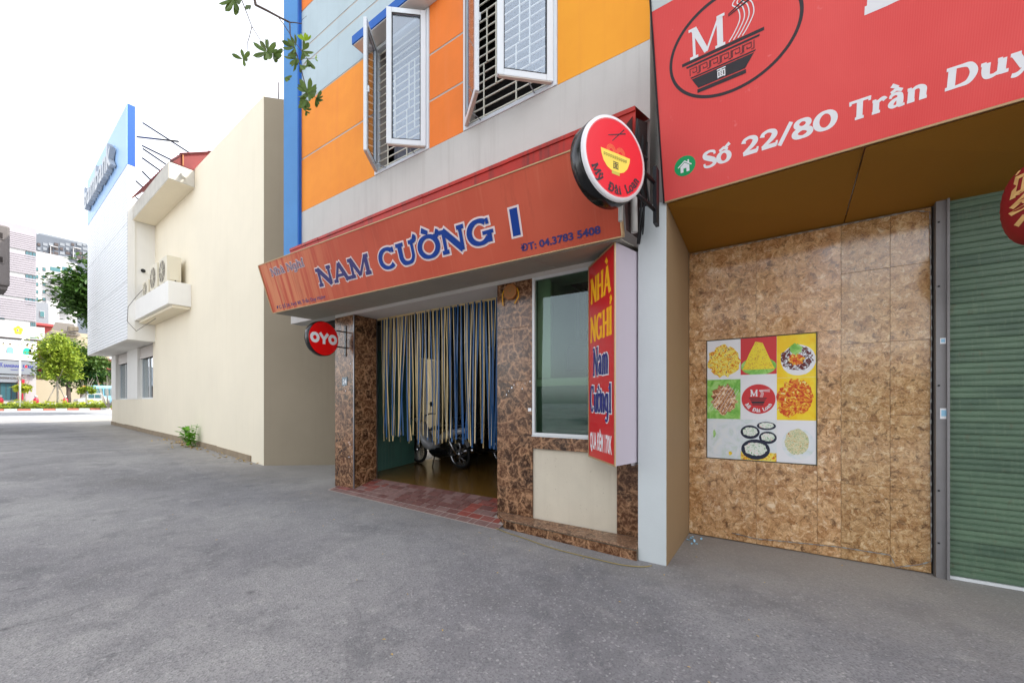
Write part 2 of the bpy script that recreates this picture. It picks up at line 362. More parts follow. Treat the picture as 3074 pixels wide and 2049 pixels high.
# ---------------------------------------------------------------- lettering: a small pen font with thick and thin strokes
def cr(pts, n=6):
    out = []; m = len(pts)
    for k in range(m-1):
        p0, p1, p2, p3 = pts[max(k-1, 0)], pts[k], pts[k+1], pts[min(k+2, m-1)]
        for j in range(n):
            t = j/n; q = []
            for a, b, c, d in zip(p0, p1, p2, p3):
                q.append(.5*((2*b)+(-a+c)*t+(2*a-5*b+4*c-d)*t*t+(-a+3*b-3*c+d)*t**3))
            out.append(tuple(q))
    out.append(tuple(pts[-1])); return out
def ell(cx, cy, rx, ry, w, tn, a0=0, a1=360, n=28):
    o = []
    for k in range(n+1):
        a = R_(a0+(a1-a0)*k/n); ww = tn+(w-tn)*abs(math.cos(a))**1.3
        o.append((cx+rx*math.cos(a), cy+ry*math.sin(a), ww))
    return o
def glyph(ch, w, t):
    """strokes of one letter, cap height 1; w thick stem, t thin"""
    sf = lambda x, y, l=.13: [(x-l, y+(t*.6 if y < .5 else -t*.6), t*1.2), (x+l, y+(t*.6 if y < .5 else -t*.6), t*1.2)]
    st = lambda x, y0=0, y1=1, ww=None: [(x, y0, ww or w), (x, y1, ww or w)]
    h = w/2
    if ch == 'I': return .36, [st(.18), sf(.18, 0, .17), sf(.18, 1, .17)]
    if ch == 'N': return .95, [st(.16, 0, 1, t*1.3), st(.79, 0, 1, t*1.3), [(.16, .97, w), (.79, .03, w)], sf(.15, 0), sf(.12, 1, .12), sf(.8, 1)]
    if ch == 'A': return .95, [[(.12, 0, t*1.2), (.44, .98, t*1.2)], [(.44, .98, w), (.8, 0, w)], [(.22, .33, t), (.68, .33, t)], sf(.12, 0, .12), sf(.82, 0, .15)]
    if ch == 'M': return 1.12, [st(.15, 0, 1, t*1.3), st(.95, 0, 1, w), [(.16, .97, w), (.53, .06, w*.8)], [(.53, .06, t), (.93, .97, t)], sf(.14, 0), sf(.1, 1, .1), sf(.95, 0, .15), sf(.99, 1, .11)]
    if ch == 'C': return .88, [ell(.46, .5, .38-h*.3, .5-t*.5, w, t*1.1, 46, 316), [(.76, .72, t*1.1), (.76, .97, t*.9)]]
    if ch == 'G': return .98, [ell(.46, .5, .38-h*.3, .5-t*.5, w, t*1.1, 48, 322), [(.76, .74, t*1.1), (.76, .97, t*.9)], st(.78, .04, .4, w*.8), [(.56, .43, t), (.92, .43, t)]]
    if ch in 'OQ': 
        s_ = [ell(.46, .5, .40-h*.3, .5-t*.5, w, t*1.1)]
        if ch == 'Q': s_.append([(.5, .15, t*1.5), (.85, -.15, t*1.5)])
        return .92, s_
    if ch == 'U': return .94, [cr([(.2, 1, w), (.2, .5, w), (.21, .3, w), (.3, .1, w*.85), (.47, .05, t*1.2), (.64, .1, t*1.3), (.73, .3, t*1.3), (.74, .5, t*1.3), (.74, 1, t*1.3)]), sf(.2, 1, .17), sf(.74, 1)]
    if ch == 'H': return .95, [st(.19), st(.76), [(.19, .5, t), (.76, .5, t)], sf(.19, 0, .16), sf(.19, 1, .16), sf(.76, 0, .16), sf(.76, 1, .16)]
    if ch == 'T': return .86, [st(.42), [(.04, 1-t*.6, t*1.2), (.8, 1-t*.6, t*1.2)], [(.06, .78, t*.9), (.06, 1, t)], [(.78, .78, t*.9), (.78, 1, t)], sf(.42, 0, .17)]
    if ch == 'L': return .78, [st(.2), [(.1, t*.6, t*1.2), (.7, t*.6, t*1.2)], [(.69, .02, t), (.69, .3, t*.8)], sf(.2, 1, .16)]
    if ch in 'DĐ':
        s_ = [st(.2), cr([(.2, 1-t*.5, t), (.42, 1-t*.6, t*1.1), (.66, .86, w*.8), (.78, .5, w), (.66, .14, w*.8), (.42, t*.6, t*1.1), (.2, t*.5, t)]), sf(.14, 0, .1), sf(.14, 1, .1)]
        if ch == 'Đ': s_.append([(.0, .5, t*1.1), (.45, .5, t*1.1)])
        return .92, s_
    if ch == 'S': return .7, [cr([(.6, .72, t), (.57, .88, t*1.2), (.36, .96, t*1.2), (.14, .86, w*.8), (.14, .68, w), (.34, .53, w*1.1), (.55, .37, w), (.58, .16, w*.8), (.36, .04, t*1.3), (.13, .1, t*1.2), (.08, .28, t)])]
    if ch == 'o': return .68, [ell(.33, .35, .28-h*.2, .35-t*.4, w, t*1.1)]
    if ch == 'a': return .68, [cr([(.12, .5, t), (.16, .63, t*1.3), (.32, .67, t*1.2), (.45, .58, w*.8), (.47, .4, w), (.47, .12, w), (.53, .05, w*.6), (.64, .06, t)]), cr([(.45, .43, t), (.25, .36, w*.7), (.15, .2, w*.9), (.22, .07, w*.6), (.36, .08, t), (.45, .2, t)])]
    if ch == 'n': return .76, [st(.17, 0, .66), cr([(.17, .5, t), (.3, .64, t*1.3), (.46, .64, w*.7), (.57, .5, w), (.57, .25, w), (.57, 0, w)]), sf(.17, 0, .13), sf(.58, 0, .13), [(.03, .64, t*1.2), (.17, .64, t*1.2)]]
    if ch == 'h': return .76, [st(.17, 0, 1), cr([(.17, .5, t), (.3, .64, t*1.3), (.46, .64, w*.7), (.57, .5, w), (.57, .25, w), (.57, 0, w)]), sf(.17, 0, .13), sf(.58, 0, .13), [(.03, .97, t*1.2), (.17, .97, t*1.2)]]
    if ch == 'm': return 1.1, [st(.17, 0, .66), cr([(.17, .5, t), (.28, .64, t*1.3), (.42, .64, w*.7), (.52, .5, w), (.52, 0, w)]), cr([(.52, .5, t), (.64, .64, t*1.3), (.78, .64, w*.7), (.88, .5, w), (.88, 0, w)]), sf(.17, 0, .12), sf(.52, 0, .1), sf(.89, 0, .12)]
    if ch == 'r': return .56, [st(.17, 0, .66), cr([(.17, .42, t), (.28, .6, t*1.3), (.42, .66, w*.7), (.5, .56, w*.8)]), sf(.18, 0, .15), [(.03, .64, t*1.2), (.17, .64, t*1.2)]]
    if ch == 'u': return .76, [cr([(.17, .66, w), (.17, .3, w), (.22, .08, w*.8), (.36, .04, t*1.3), (.5, .14, t*1.1), (.56, .26, t)]), st(.57, 0, .66), sf(.65, 0, .1), [(.03, .64, t*1.2), (.17, .64, t*1.2)], [(.45, .64, t*1.2), (.57, .64, t*1.2)]]
    if ch == 'y': return .7, [[(.12, .66, w), (.36, .04, w*.9)], cr([(.6, .66, t*1.2), (.42, .12, t*1.3), (.32, -.14, t*1.3), (.2, -.26, w*.7), (.08, -.24, w*.6)]), [(.0, .64, t*1.2), (.26, .64, t*1.2)], [(.48, .64, t*1.2), (.7, .64, t*1.2)]]
    if ch == 'i': return .38, [st(.18, 0, .66), sf(.18, 0, .14), [(.04, .64, t*1.2), (.18, .64, t*1.2)]]
    if ch == 'g': return .7, [ell(.3, .36, .24-h*.2, .31-t*.4, w, t*1.1), cr([(.53, .66, w), (.53, .2, w), (.53, -.08, w), (.45, -.24, w*.7), (.27, -.27, t*1.3), (.12, -.2, w*.6)])]
    if ch == '1': return .52, [st(.28), cr([(.28, .98, t), (.2, .88, t*1.2), (.06, .82, t*1.2)]), sf(.28, 0, .18)]
    if ch == '2': return .68, [cr([(.1, .7, w*.9), (.14, .87, t*1.4), (.32, .96, t*1.3), (.5, .86, w*.8), (.53, .68, w), (.42, .46, w*.8), (.24, .26, t*1.4), (.1, .1, t*1.4)]), [(.08, .09, w*.75), (.6, .09, w*.75)], [(.58, .05, t), (.62, .3, t*.8)]]
    if ch == '8': return .7, [ell(.33, .74, .22-h*.15, .26-t*.5, w*.9, t*1.2), ell(.33, .25, .27-h*.15, .27-t*.5, w, t*1.2)]
    if ch == '0': return .74, [ell(.35, .5, .32-h*.3, .5-t*.5, w, t*1.2)]
    if ch == '/': return .46, [[(.02, -.06, t*1.6), (.42, 1.04, t*1.6)]]
    if ch == ' ': return .38, []
    return .5, []
MARK = {
    'grave': lambda x, y, w, t: [[(x-.16, y+.2, t*1.7), (x+.08, y+.02, t*1.2)]],
    'acute': lambda x, y, w, t: [[(x-.06, y+.02, t*1.2), (x+.16, y+.2, t*1.7)]],
    'circ': lambda x, y, w, t: [[(x-.2, y, t*1.2), (x, y+.13, t*1.4), (x+.2, y, t*1.2)]],
    'horn': lambda x, y, w, t: [cr([(x, y, t*1.3), (x+.13, y+.03, t*1.4), (x+.17, y+.15, t*1.5), (x+.1, y+.22, t*1.3)])],
    'hook': lambda x, y, w, t: [cr([(x-.08, y+.2, t), (x+.04, y+.24, t*1.3), (x+.1, y+.16, t*1.3), (x, y+.08, t*1.2), (x, y+.0, t*1.2)], 4)],
    'dot': lambda x, y, w, t: [[(x-w*.45, y+.1, w*.8), (x+w*.45, y+.1, w*.8)]],
}
COMP = {'Ư': ('U', [('horn', .74, .94)]), 'Ờ': ('O', [('horn', .72, .86), ('grave', .44, 1.06)]), 'À': ('A', [('grave', .44, 1.06)]), 'Ỉ': ('I', [('hook', .18, 1.06)]),
        'ố': ('o', [('circ', .33, .76), ('acute', .46, .86)]), 'ầ': ('a', [('circ', .33, .76), ('grave', .3, .92)]), 'à': ('a', [('grave', .32, .76)]), 'ỳ': ('y', [('grave', .35, .76)]), 'ì': ('i', [('grave', .18, .76)]), 'ỉ': ('i', [('hook', .18, .74)]),
        'ư': ('u', [('horn', .57, .6)]), 'ờ': ('o', [('horn', .5, .58), ('grave', .3, .76)])}
def pen(text, w=.2, t=.1, track=0.0):
    """list of strokes for a word and its width, cap height 1"""
    x = 0; out = []
    for ch in text:
        base, marks = COMP.get(ch, (ch, []))
        if base == 'i' and not marks: marks = [('dot', .18, .74)]
        adv, sts = glyph(base, w, t)
        for s_ in sts: out.append([(p[0]+x, p[1], p[2]) for p in s_])
        for m, mx, my in marks:
            for s_ in MARK[m](mx, my, w, t): out.append([(p[0]+x, p[1], p[2]) for p in s_])
        x += adv+track
    return out, x-track
def put_pen(mb, fr, text, x, y, height, width=None, w=.2, t=.1, h=.001, grow=0.0, track=0.0, warp=None):
    sts, wd = pen(text, w, t, track); kx = (width/wd) if width else height
    for i, s_ in enumerate(sts):
        pts = [(x+p[0]*kx, y+p[1]*height, p[2]*(height+kx)/2) for p in s_]
        if warp: pts = [(*warp(p[0], p[1]), p[2]) for p in pts]
        mb.ribbon(fr, pts, h+.00025*i, grow)
    return wd*kx
_TC = {}
def tmesh(text, bold=0.0):
    k = (text, bold)
    if k in _TC: return _TC[k]
    c = bpy.data.curves.new('lettering', 'FONT'); c.body = text; c.size = 1.0; c.offset = bold; c.resolution_u = 3; c.fill_mode = 'FRONT'
    o = bpy.data.objects.new('lettering', c); COL.objects.link(o)
    dg = bpy.context.evaluated_depsgraph_get(); dg.update()
    e = o.evaluated_get(dg); me = e.to_mesh()
    V = [(v.co.x, v.co.y) for v in me.vertices]; F = [tuple(p.vertices) for p in me.polygons]
    e.to_mesh_clear(); bpy.data.objects.remove(o); bpy.data.curves.remove(c)
    x0 = min(v[0] for v in V); x1 = max(v[0] for v in V); y0 = min(v[1] for v in V); y1 = max(v[1] for v in V)
    V = [(v[0]-x0, v[1]) for v in V]
    _TC[k] = (V, F, x1-x0, y0, y1); return _TC[k]
def put_text(mb, fr, text, x, y, height, width=None, bold=.02, h=.001, align='L', warp=None, depth=0.0, slant=0.0):
    """height is the cap height"""
    V, F, wd, y0, y1 = tmesh(text, bold)
    ky = height/.73; kx = (width/wd) if width else ky
    if align == 'C': x = x-wd*kx/2
    i = len(mb.v)
    for v in V:
        px, py = x+v[0]*kx+v[1]*ky*slant, y+v[1]*ky
        if warp: px, py = warp(px, py)
        mb.v.append(fr(px, py, h+depth))
    for f in F: mb.f.append(tuple(i+k for k in f)); mb.sm.append(False)
    if depth:
        from collections import Counter
        ed = Counter()
        for f in F:
            for a, b in zip(f, f[1:]+f[:1]): ed[(min(a, b), max(a, b))] += 1
        dirs = {}
        for f in F:
            for a, b in zip(f, f[1:]+f[:1]):
                if ed[(min(a, b), max(a, b))] == 1: dirs[(a, b)] = 1
        for a, b in dirs:
            pa, pb = mb.v[i+a], mb.v[i+b]
            mb.quad(pb, pa, pa-fr.n*depth, pb-fr.n*depth)
    return wd*kx

def letters_t(fr, parent, text, x, y, height, width, bold, h, mat, name='letter'):
    """sans text, one mesh for each character"""
    tot = tmesh(text, bold)[2]; k = width/tot
    for i, c_ in enumerate(text):
        if c_ == ' ': continue
        off = tmesh(text[:i+1], bold)[2]-tmesh(c_, bold)[2]
        mb = MB(); put_text(mb, fr, c_, x+off*k, y, height, tmesh(c_, bold)[2]*k, bold, h); mb.build(name, mat, parent)
def words(fr, parent, items, mat, h=.001, w=.2, t=.1):
    for txt, x, y, ht, wd in items:
        sts_w = pen(txt, w, t)[1]; kx = wd/sts_w; xx = x
        for c_ in txt:
            adv = pen(c_, w, t)[1]
            if c_ != ' ': mb = MB(); put_pen(mb, fr, c_, xx, y, ht, adv*kx, w, t, h); mb.build('letter', mat, parent)
            xx += adv*kx

# ================================================================ materials
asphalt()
paint('main_asphalt', lin(136, 137, 140), .08, .5, .85, bump=.3)
paint('pavement_tile', lin(186, 180, 170), .1, 2, .85)
paint('wall_grey', lin(198, 196, 191), .07, .9, .8, streak=.3, dirt=lin(140, 134, 126))
paint('wall_bluegrey', lin(182, 198, 204), .05, 1.5, .8, streak=.2, dirt=lin(140, 150, 154))
paint('wall_orange', lin(248, 148, 50), .12, 1.1, .78, streak=.4, dirt=lin(232, 124, 66), spots=.15)
paint('wall_orange_red', lin(240, 126, 44), .08, 1.3, .72, streak=.35, dirt=lin(240, 142, 92))
paint('wall_amber', lin(250, 164, 44), .07, 1.0, .78, streak=.25, dirt=lin(226, 140, 52), spots=.1)
paint('groove', lin(190, 180, 170), .1, 4, .9)
paint('pilaster_blue', lin(70, 134, 194), .06, 1.4, .65, streak=.12, dirt=lin(110, 160, 210))
paint('trim_blue', lin(16, 92, 178), .05, 2, .6)
marble('marble_brown', lin(44, 27, 17), lin(92, 58, 36), lin(196, 150, 112), 5.5, .14)
marble('marble_step', lin(70, 46, 32), lin(120, 84, 60), lin(196, 160, 128), 11, .38)
paint('joint', lin(120, 108, 92), .15, 8, .9)
plain('steel_trim', lin(150, 150, 154), .3, .9)
paint('plaster_cream', lin(214, 204, 184), .05, 2.5, .85, streak=.15, dirt=lin(160, 144, 120), spots=.35)
plain('alu_white', lin(225, 228, 228), .35)
plain('upvc', lin(222, 228, 232), .3)
plain('upvc_dirty', lin(196, 186, 172), .6)
plain('rubber', lin(28, 28, 30), .6)
plain('grille_cream', lin(240, 232, 212), .45)
glass('glass_clear', (.90, .94, .98, 1), .0, .86)
glass('glass_shop', (.62, .72, .64, 1), .01, .985)
paint('interior_wall', lin(110, 112, 104), .1, 1, .85)
paint('interior_pale', lin(186, 196, 176), .05, 1, .8)
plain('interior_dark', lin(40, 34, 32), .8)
paint('floor_ochre', lin(126, 92, 42), .12, 2, .2, bump=.02, spec=.5)
paint('ceiling_white', lin(214, 210, 204), .05, 2, .8, streak=0, spots=.2)
paint('drape_grey', lin(150, 150, 160), .1, 3, .8)
paint('corrugated_green', lin(58, 98, 86), .15, 2, .5, streak=.3, dirt=lin(70, 50, 30))
plain('cardboard', lin(150, 112, 60), .8)
paint('ramp_tile', lin(112, 74, 68), .2, 9, .75, rnd=True, streak=0, spots=.3, dirt=lin(150, 130, 120))
paint('ramp_tile_worn', lin(132, 102, 96), .2, 9, .8, rnd=True)
paint('ramp_tile_red', lin(140, 72, 62), .2, 9, .75, rnd=True)
paint('mortar', lin(164, 154, 146), .12, 6, .95, bump=.4)
t = NT('sign_brick')
p = t.pos()
a = t.ramp(t.noise(p, .7, 3), [(.3, lin(182, 72, 50)), (.7, lin(200, 92, 68))])
st = t.noise(t.pos(False, (6, .2, .25)), 1.6, 5, .7)
sxyz = t.n('ShaderNodeSeparateXYZ'); t.l(p, sxyz.inputs[0])
mr = t.n('ShaderNodeMapRange'); mr.inputs['From Min'].default_value = -4.8; mr.inputs['From Max'].default_value = -6.6; t.l(sxyz.outputs['X'], mr.inputs['Value'])
pale = t.ramp(st, [(.42, bw(0)), (.55, bw(.95))])
mm = t.n('ShaderNodeMath', operation='MULTIPLY'); t.l(pale, mm.inputs[0]); t.l(mr.outputs[0], mm.inputs[1])
a = t.mix(mm.outputs[0], a, lin(214, 136, 96))
dk = t.ramp(t.noise(t.pos(False, (3, .2, .5)), 1.2, 6, .75), [(.56, bw(0)), (.76, bw(.42))])
a = t.mix(dk, a, lin(134, 60, 46))
a = t.mix(t.ramp(t.noise(t.pos(False, (14, .2, .35)), 1.3, 5, .7), [(.55, bw(0)), (.75, bw(.22))]), a, lin(220, 140, 110)); t.l(a, t.b.inputs['Base Color']); t.b.inputs['Roughness'].default_value = .5; t.b.inputs['Specular IOR Level'].default_value = .15
paint('flashing_red', lin(178, 40, 28), .2, 3, .5, streak=1.0, dirt=lin(70, 44, 40), bump=.1)
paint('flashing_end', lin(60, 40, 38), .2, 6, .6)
plain('sign_blue', lin(14, 58, 140), .5, 0, .15)
plain('sign_blue_faded', lin(62, 58, 112), .5, 0, .15)
plain('sign_pink', lin(226, 206, 204), .5)
plain('sign_grey_text', lin(128, 106, 128), .5)
plain('trim_brass', lin(190, 160, 120), .45, .4)
paint('soffit_grey', lin(166, 161, 148), .08, 1.5, .7, streak=0, spots=.15)
plain('red_glossy', lin(206, 22, 30), .28)
plain('red_oyo', lin(232, 8, 14), .25)
plain('red_noodle', lin(238, 30, 48), .3)
plain('black_gloss', lin(14, 15, 17), .18)
plain('black_metal', lin(28, 28, 32), .45, .3)
plain('white_plastic', lin(236, 234, 236), .35)
plain('lilac_panel', lin(196, 186, 196), .5)
plain('print_yellow', lin(252, 186, 16), .45)
plain('print_white', lin(238, 238, 240), .45)
plain('print_navy', lin(40, 42, 120), .45)
plain('print_black', lin(40, 38, 46), .45)
plain('bowl_yellow', lin(250, 224, 90), .45)
plain('bowl_foot', lin(206, 196, 80), .45)
plain('noodle_orange', lin(250, 150, 80), .45)
plain('strip_cream', lin(212, 190, 138), .4)
plain('strip_blue', lin(12, 76, 128), .4)
plain('wood_plate', lin(166, 104, 50), .6)
plain('plate_blue', lin(124, 140, 148), .5)
plain('bike_silver', lin(196, 198, 202), .28, .2)
plain('bike_black', lin(16, 16, 18), .3)
plain('tyre', lin(20, 20, 20), .8)
plain('chrome', lin(200, 200, 205), .15, 1.0)
plain('lamp_red', lin(170, 10, 10), .2)

# ================================================================ ground
def gz(X):
    pts = [(-9, 0), (-14.6, .2), (-27.3, .44), (-48, .92), (-4000, .92)]
    if X >= -9: return 0.0
    for (a, za), (b, zb) in zip(pts, pts[1:]):
        if X >= b: return za+(zb-za)*(X-a)/(b-a)
    return .92
def sheet(name, xs, y0, y1, mat, dz=0.0):
    m = MB()
    for xa, xb in zip(xs, xs[1:]):
        m.quad((xa, y0, gz(xa)+dz), (xb, y0, gz(xb)+dz), (xb, y1, gz(xb)+dz), (xa, y1, gz(xa)+dz))
    return struct(m.build(name, mat))
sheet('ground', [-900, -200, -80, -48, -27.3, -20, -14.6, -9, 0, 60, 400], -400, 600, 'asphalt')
sheet('main_road', [-47.7, -40, -33], -200, 300, 'main_asphalt', .004)
sheet('far_road', [-62, -56, -50.6], -200, 300, 'main_asphalt', .004)

# ================================================================ guesthouse
gh = thing('guesthouse', 'orange and grey guesthouse with blue pilaster, open casement windows and brown marble doorway', 'building', loc=(-4.6, 6, 0))
FY = 4.1
FA = Fr((0, FY, 0), (1, 0, 0), (0, 0, 1))          # facade face, h towards the alley
def gbox(name, mat, *b, parent=None, bevel=0.0): return MB().box(*b).build(name, mat, parent or gh, bevel=bevel)
# masonry
gbox('wall', 'wall_grey', -8.0, -1.06, 4.1, 4.35, 3.062, 5.168)
gbox('wall', 'groove', -8.0, -5.40, 4.105, 4.35, 5.17, 7.21)
gbox('wall', 'groove', -4.18, -3.52, 4.105, 4.35, 5.17, 7.21)
gbox('wall', 'groove', -2.11, -1.06, 4.105, 4.35, 5.17, 7.21)
gbox('wall', 'groove', -8.0, -1.06, 4.105, 4.35, 7.212, 13.0)
gbox('side_wall', 'wall_grey', -1.06, -0.95, 4.36, 11.0, 0.0, 13.0)
gbox('side_wall', 'wall_grey', -8.14, -7.9, 4.36, 5.4, 3.3, 13.0)
gbox('side_wall', 'wall_grey', -7.1, -6.92, 5.41, 11.0, 3.3, 13.0)
gbox('back_wall', 'wall_grey', -7.1, -0.95, 11.01, 11.2, 0.0, 13.0)
gbox('roof_slab', 'wall_grey', -8.2, -0.9, 4.0, 5.4, 13.01, 13.2)
gbox('roof_slab', 'wall_grey', -7.15, -0.9, 5.401, 11.2, 13.01, 13.2)
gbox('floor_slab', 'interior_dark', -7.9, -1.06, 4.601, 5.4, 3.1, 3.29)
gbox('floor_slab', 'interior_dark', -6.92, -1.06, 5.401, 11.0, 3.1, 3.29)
# painted panels with grooves between them
def panel(mat, x0, x1, z0, z1): MB().box(x0, x1, FY, FY+.0045, z0, z1).build('painted_panel', mat, gh)
g = .016
panel('wall_orange', -7.634, -5.41, 5.172, 6.18-g); panel('wall_orange', -7.634, -5.41, 6.18+g, 7.215-g)
for za, zb in ((7.215, 7.97), (7.97, 8.27), (8.27, 9.02)): panel('wall_bluegrey', -7.634, -4.19, za+g, zb-g)
panel('wall_orange_red', -7.634, -4.19, 9.02+g, 12.9)
for za, zb in ((5.172, 5.85), (5.85, 6.518), (6.518, 7.5), (7.5, 8.5), (8.5, 12.9)): panel('wall_orange_red', -4.165, -3.535, za+(g if za > 5.2 else 0), zb-g)
panel('wall_amber', -2.10, -1.062, 5.172, 12.9)
panel('wall_bluegrey', -3.51, -2.13, 7.24, 12.9)
# blue corner pilaster, its return and window hood
gbox('pilaster', 'pilaster_blue', -8.146, -7.634, 4.036, 4.099, 3.3, 13.0)
gbox('pilaster_edge', 'trim_blue', -7.633, -7.60, 4.04, 4.0985, 3.3, 13.0)
hood = gbox('window_hood', 'trim_blue', -5.66, -3.95, 3.86, 4.099, 7.24, 7.37)
gbox('hood_soffit', 'ceiling_white', -5.64, -3.97, 3.875, 4.098, 7.225, 7.2395, parent=hood)

# casement windows on the first floor
def sash(win, hx, wd, ang, z0, z1, side):
    """side +1: hinged on its right, -1: hinged on its left; ang opened outwards"""
    a = R_(ang)
    d = Vector((-math.cos(a), -math.sin(a), 0)) if side > 0 else Vector((math.cos(a), -math.sin(a), 0))
    if side > 0: fr = Fr(Vector((hx, FY-.01, z0))+d*wd, -d, (0, 0, 1))
    else: fr = Fr((hx, FY-.01, z0), d, (0, 0, 1))
    H = z1-z0; f = .075; m = MB()
    m.fbox(fr, 0, f, 0, H, -.025, .025); m.fbox(fr, wd-f, wd, 0, H, -.025, .025)
    m.fbox(fr, f, wd-f, 0, f, -.024, .024); m.fbox(fr, f, wd-f, H-f, H, -.024, .024)
    s = m.build('sash', 'upvc', win, bevel=.006)
    MB().fbox(fr, f-.004, wd-f+.004, f-.004, H-f+.004, -.004, .004).build('glass', 'glass_clear', s)
    b = MB(); bt = .008
    for h_ in (-.0255, .0175):
        b.fbox(fr, f, f+bt, f, H-f, h_, h_+.008); b.fbox(fr, wd-f-bt, wd-f, f, H-f, h_, h_+.008)
        b.fbox(fr, f+bt, wd-f-bt, f, f+bt, h_, h_+.0078); b.fbox(fr, f+bt, wd-f-bt, H-f-bt, H-f, h_, h_+.0078)
    b.build('gasket', 'rubber', s)
    MB().fbox(fr, .02, wd-.02, -.012, -.001, -.02, .02).build('bottom_rail', 'upvc_dirty', s)
    k = MB(); hxp = .03 if side > 0 else wd-.05
    k.fbox(fr, hxp, hxp+.02, H*.45, H*.45+.09, -.05, -.026); k.build('handle', 'upvc', s)
    # friction stay
    foot = fr(wd*.55 if side > 0 else wd*.45, 0, -.01)
    MB().bar(foot, (hx-side*.25, FY+.02, z0-.01), .014, .006).build('stay', 'steel_trim', s)
def casement(name, x0, x1, z0, z1, aL, aR, drape):
    win = MB()
    f = .05
    win.box(x0, x0+f, FY-.012, FY+.07, z0, z1); win.box(x1-f, x1, FY-.012, FY+.07, z0, z1)
    win.box(x0+f, x1-f, FY-.01, FY+.068, z0, z0+f); win.box(x0+f, x1-f, FY-.01, FY+.068, z1-f, z1)
    w_ = win.build('window', 'upvc', gh, bevel=.004)
    n = 0; z = z0+.11
    while z < z1-.06:
        MB().box(x0+f, x1-f, FY+.045, FY+.059, z, z+.014).build('grille_bar', 'grille_cream', w_); z += .115; n += 1
    L = x1-x0; rows = [z0+f+.06+.115*k for k in range(60)]
    for k, fx in enumerate((.22, .36, .58, .72)):
        za = z0+.11+.115*(3 if k % 2 else 0); zb = min(z1-.06, za+.115*(9 if k % 2 else 6))
        MB().box(x0+L*fx, x0+L*fx+.014, FY+.03, FY+.044, za if k % 2 else z0+f, zb).build('grille_bar', 'grille_cream', w_)
        if zb+.115*4 < z1-.1: MB().box(x0+L*fx+.05, x0+L*fx+.064, FY+.03, FY+.044, zb, min(z1-f, zb+.115*6)).build('grille_bar', 'grille_cream', w_)
    # drape folds behind the bars
    if drape:
        m = MB(); a0, a1 = drape; nn = 30
        for k in range(nn):
            xa = a0+(a1-a0)*k/nn; xb = a0+(a1-a0)*(k+1)/nn
            ya = FY+.33+.035*math.sin(k*1.7); yb = FY+.33+.035*math.sin((k+1)*1.7)
            m.quad((xa, ya, z0+.02), (xb, yb, z0+.02), (xb, yb, z1), (xa, ya, z1), True)
        m.build('drape', 'drape_grey', w_)
    wd = L/2-.055
    sash(w_, x0+.05, wd, aL, z0+.04, z1-.04, -1); sash(w_, x1-.05, wd, aR, z0+.04, z1-.04, 1)
    return w_
casement('window', -5.40, -4.18, 5.172, 7.21, 54, 40, (-5.33, -4.75))
casement('window', -3.52, -2.11, 5.172, 7.21, 38, 43, (-2.5, -2.2))
# dark rooms behind the windows
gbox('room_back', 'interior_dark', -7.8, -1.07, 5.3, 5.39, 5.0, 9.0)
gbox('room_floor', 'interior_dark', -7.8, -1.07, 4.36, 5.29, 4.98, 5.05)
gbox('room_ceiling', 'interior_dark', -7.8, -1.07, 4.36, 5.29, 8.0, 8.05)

# ---------------- doorway and shop front
FL = .16
gbox('lintel', 'ceiling_white', -6.5, -1.06, 4.1005, 4.6, 3.0, 3.06)
def tiles(x0, x1, zs, mat='marble_brown', y0=FY, y1=FY+.016, parent=None):
    for za, zb in zip(zs, zs[1:]):
        MB().box(x0, x1, y0, y1, za+.0015, zb-.0015).build('marble_tile', mat, parent, bevel=.001)
lp = gbox('pillar', 'joint', -6.495, -5.972, 4.1165, 4.56, 0.0, 2.999)
tiles(-6.5, -5.966, (.03, .56, 1.14, 1.72, 2.34, 2.998), parent=lp)
for za, zb in zip((.05, .62, 1.14, 1.72, 2.34), (.62, 1.14, 1.72, 2.34, 2.998)):
    MB().box(-5.9715, -5.955, 4.118, 4.555, za+.0015, zb-.0015).build('marble_tile', 'marble_brown', lp, bevel=.001)
MB().box(-5.966, -5.948, 4.092, 4.112, .03, 2.998).build('corner_trim', 'steel_trim', lp)
MB().box(-5.970, -5.950, 4.556, 4.575, .15, 2.998).build('corner_trim', 'steel_trim', lp)
rp = gbox('pillar', 'joint', -2.955, -2.44, 4.1165, 4.56, 0.0, 2.999)
tiles(-2.96, -2.443, (.122, .45, 1.1, 1.77, 2.43, 2.998), parent=rp)
for za, zb in zip((.122, .62, 1.14, 1.72, 2.34), (.62, 1.14, 1.72, 2.34, 2.998)):
    MB().box(-2.971, -2.9555, 4.118, 4.555, za+.0015, zb-.0015).build('marble_tile', 'marble_brown', rp)
ep = gbox('pillar', 'joint', -1.405, -1.06, 4.1165, 4.36, 0.0, 2.999)
tiles(-1.402, -1.062, (.122, .55, 1.1, 1.77, 2.43, 2.998), parent=ep)
# low wall under the window
lw = gbox('low_wall', 'plaster_cream', -2.439, -1.406, 4.121, 4.35, .0, .955)
gbox('sill', 'joint', -2.439, -1.406, 4.121, 4.35, .956, 1.115)
for xa, xb in ((-2.438, -1.93), (-1.93, -1.407)):
    MB().box(xa+.001, xb-.001, 4.085, 4.12, .957, 1.10).build('marble_tile', 'marble_brown', lw, bevel=.002)
gbox('sill_cap', 'alu_white', -2.439, -1.406, 4.08, 4.12, 1.101, 1.114)
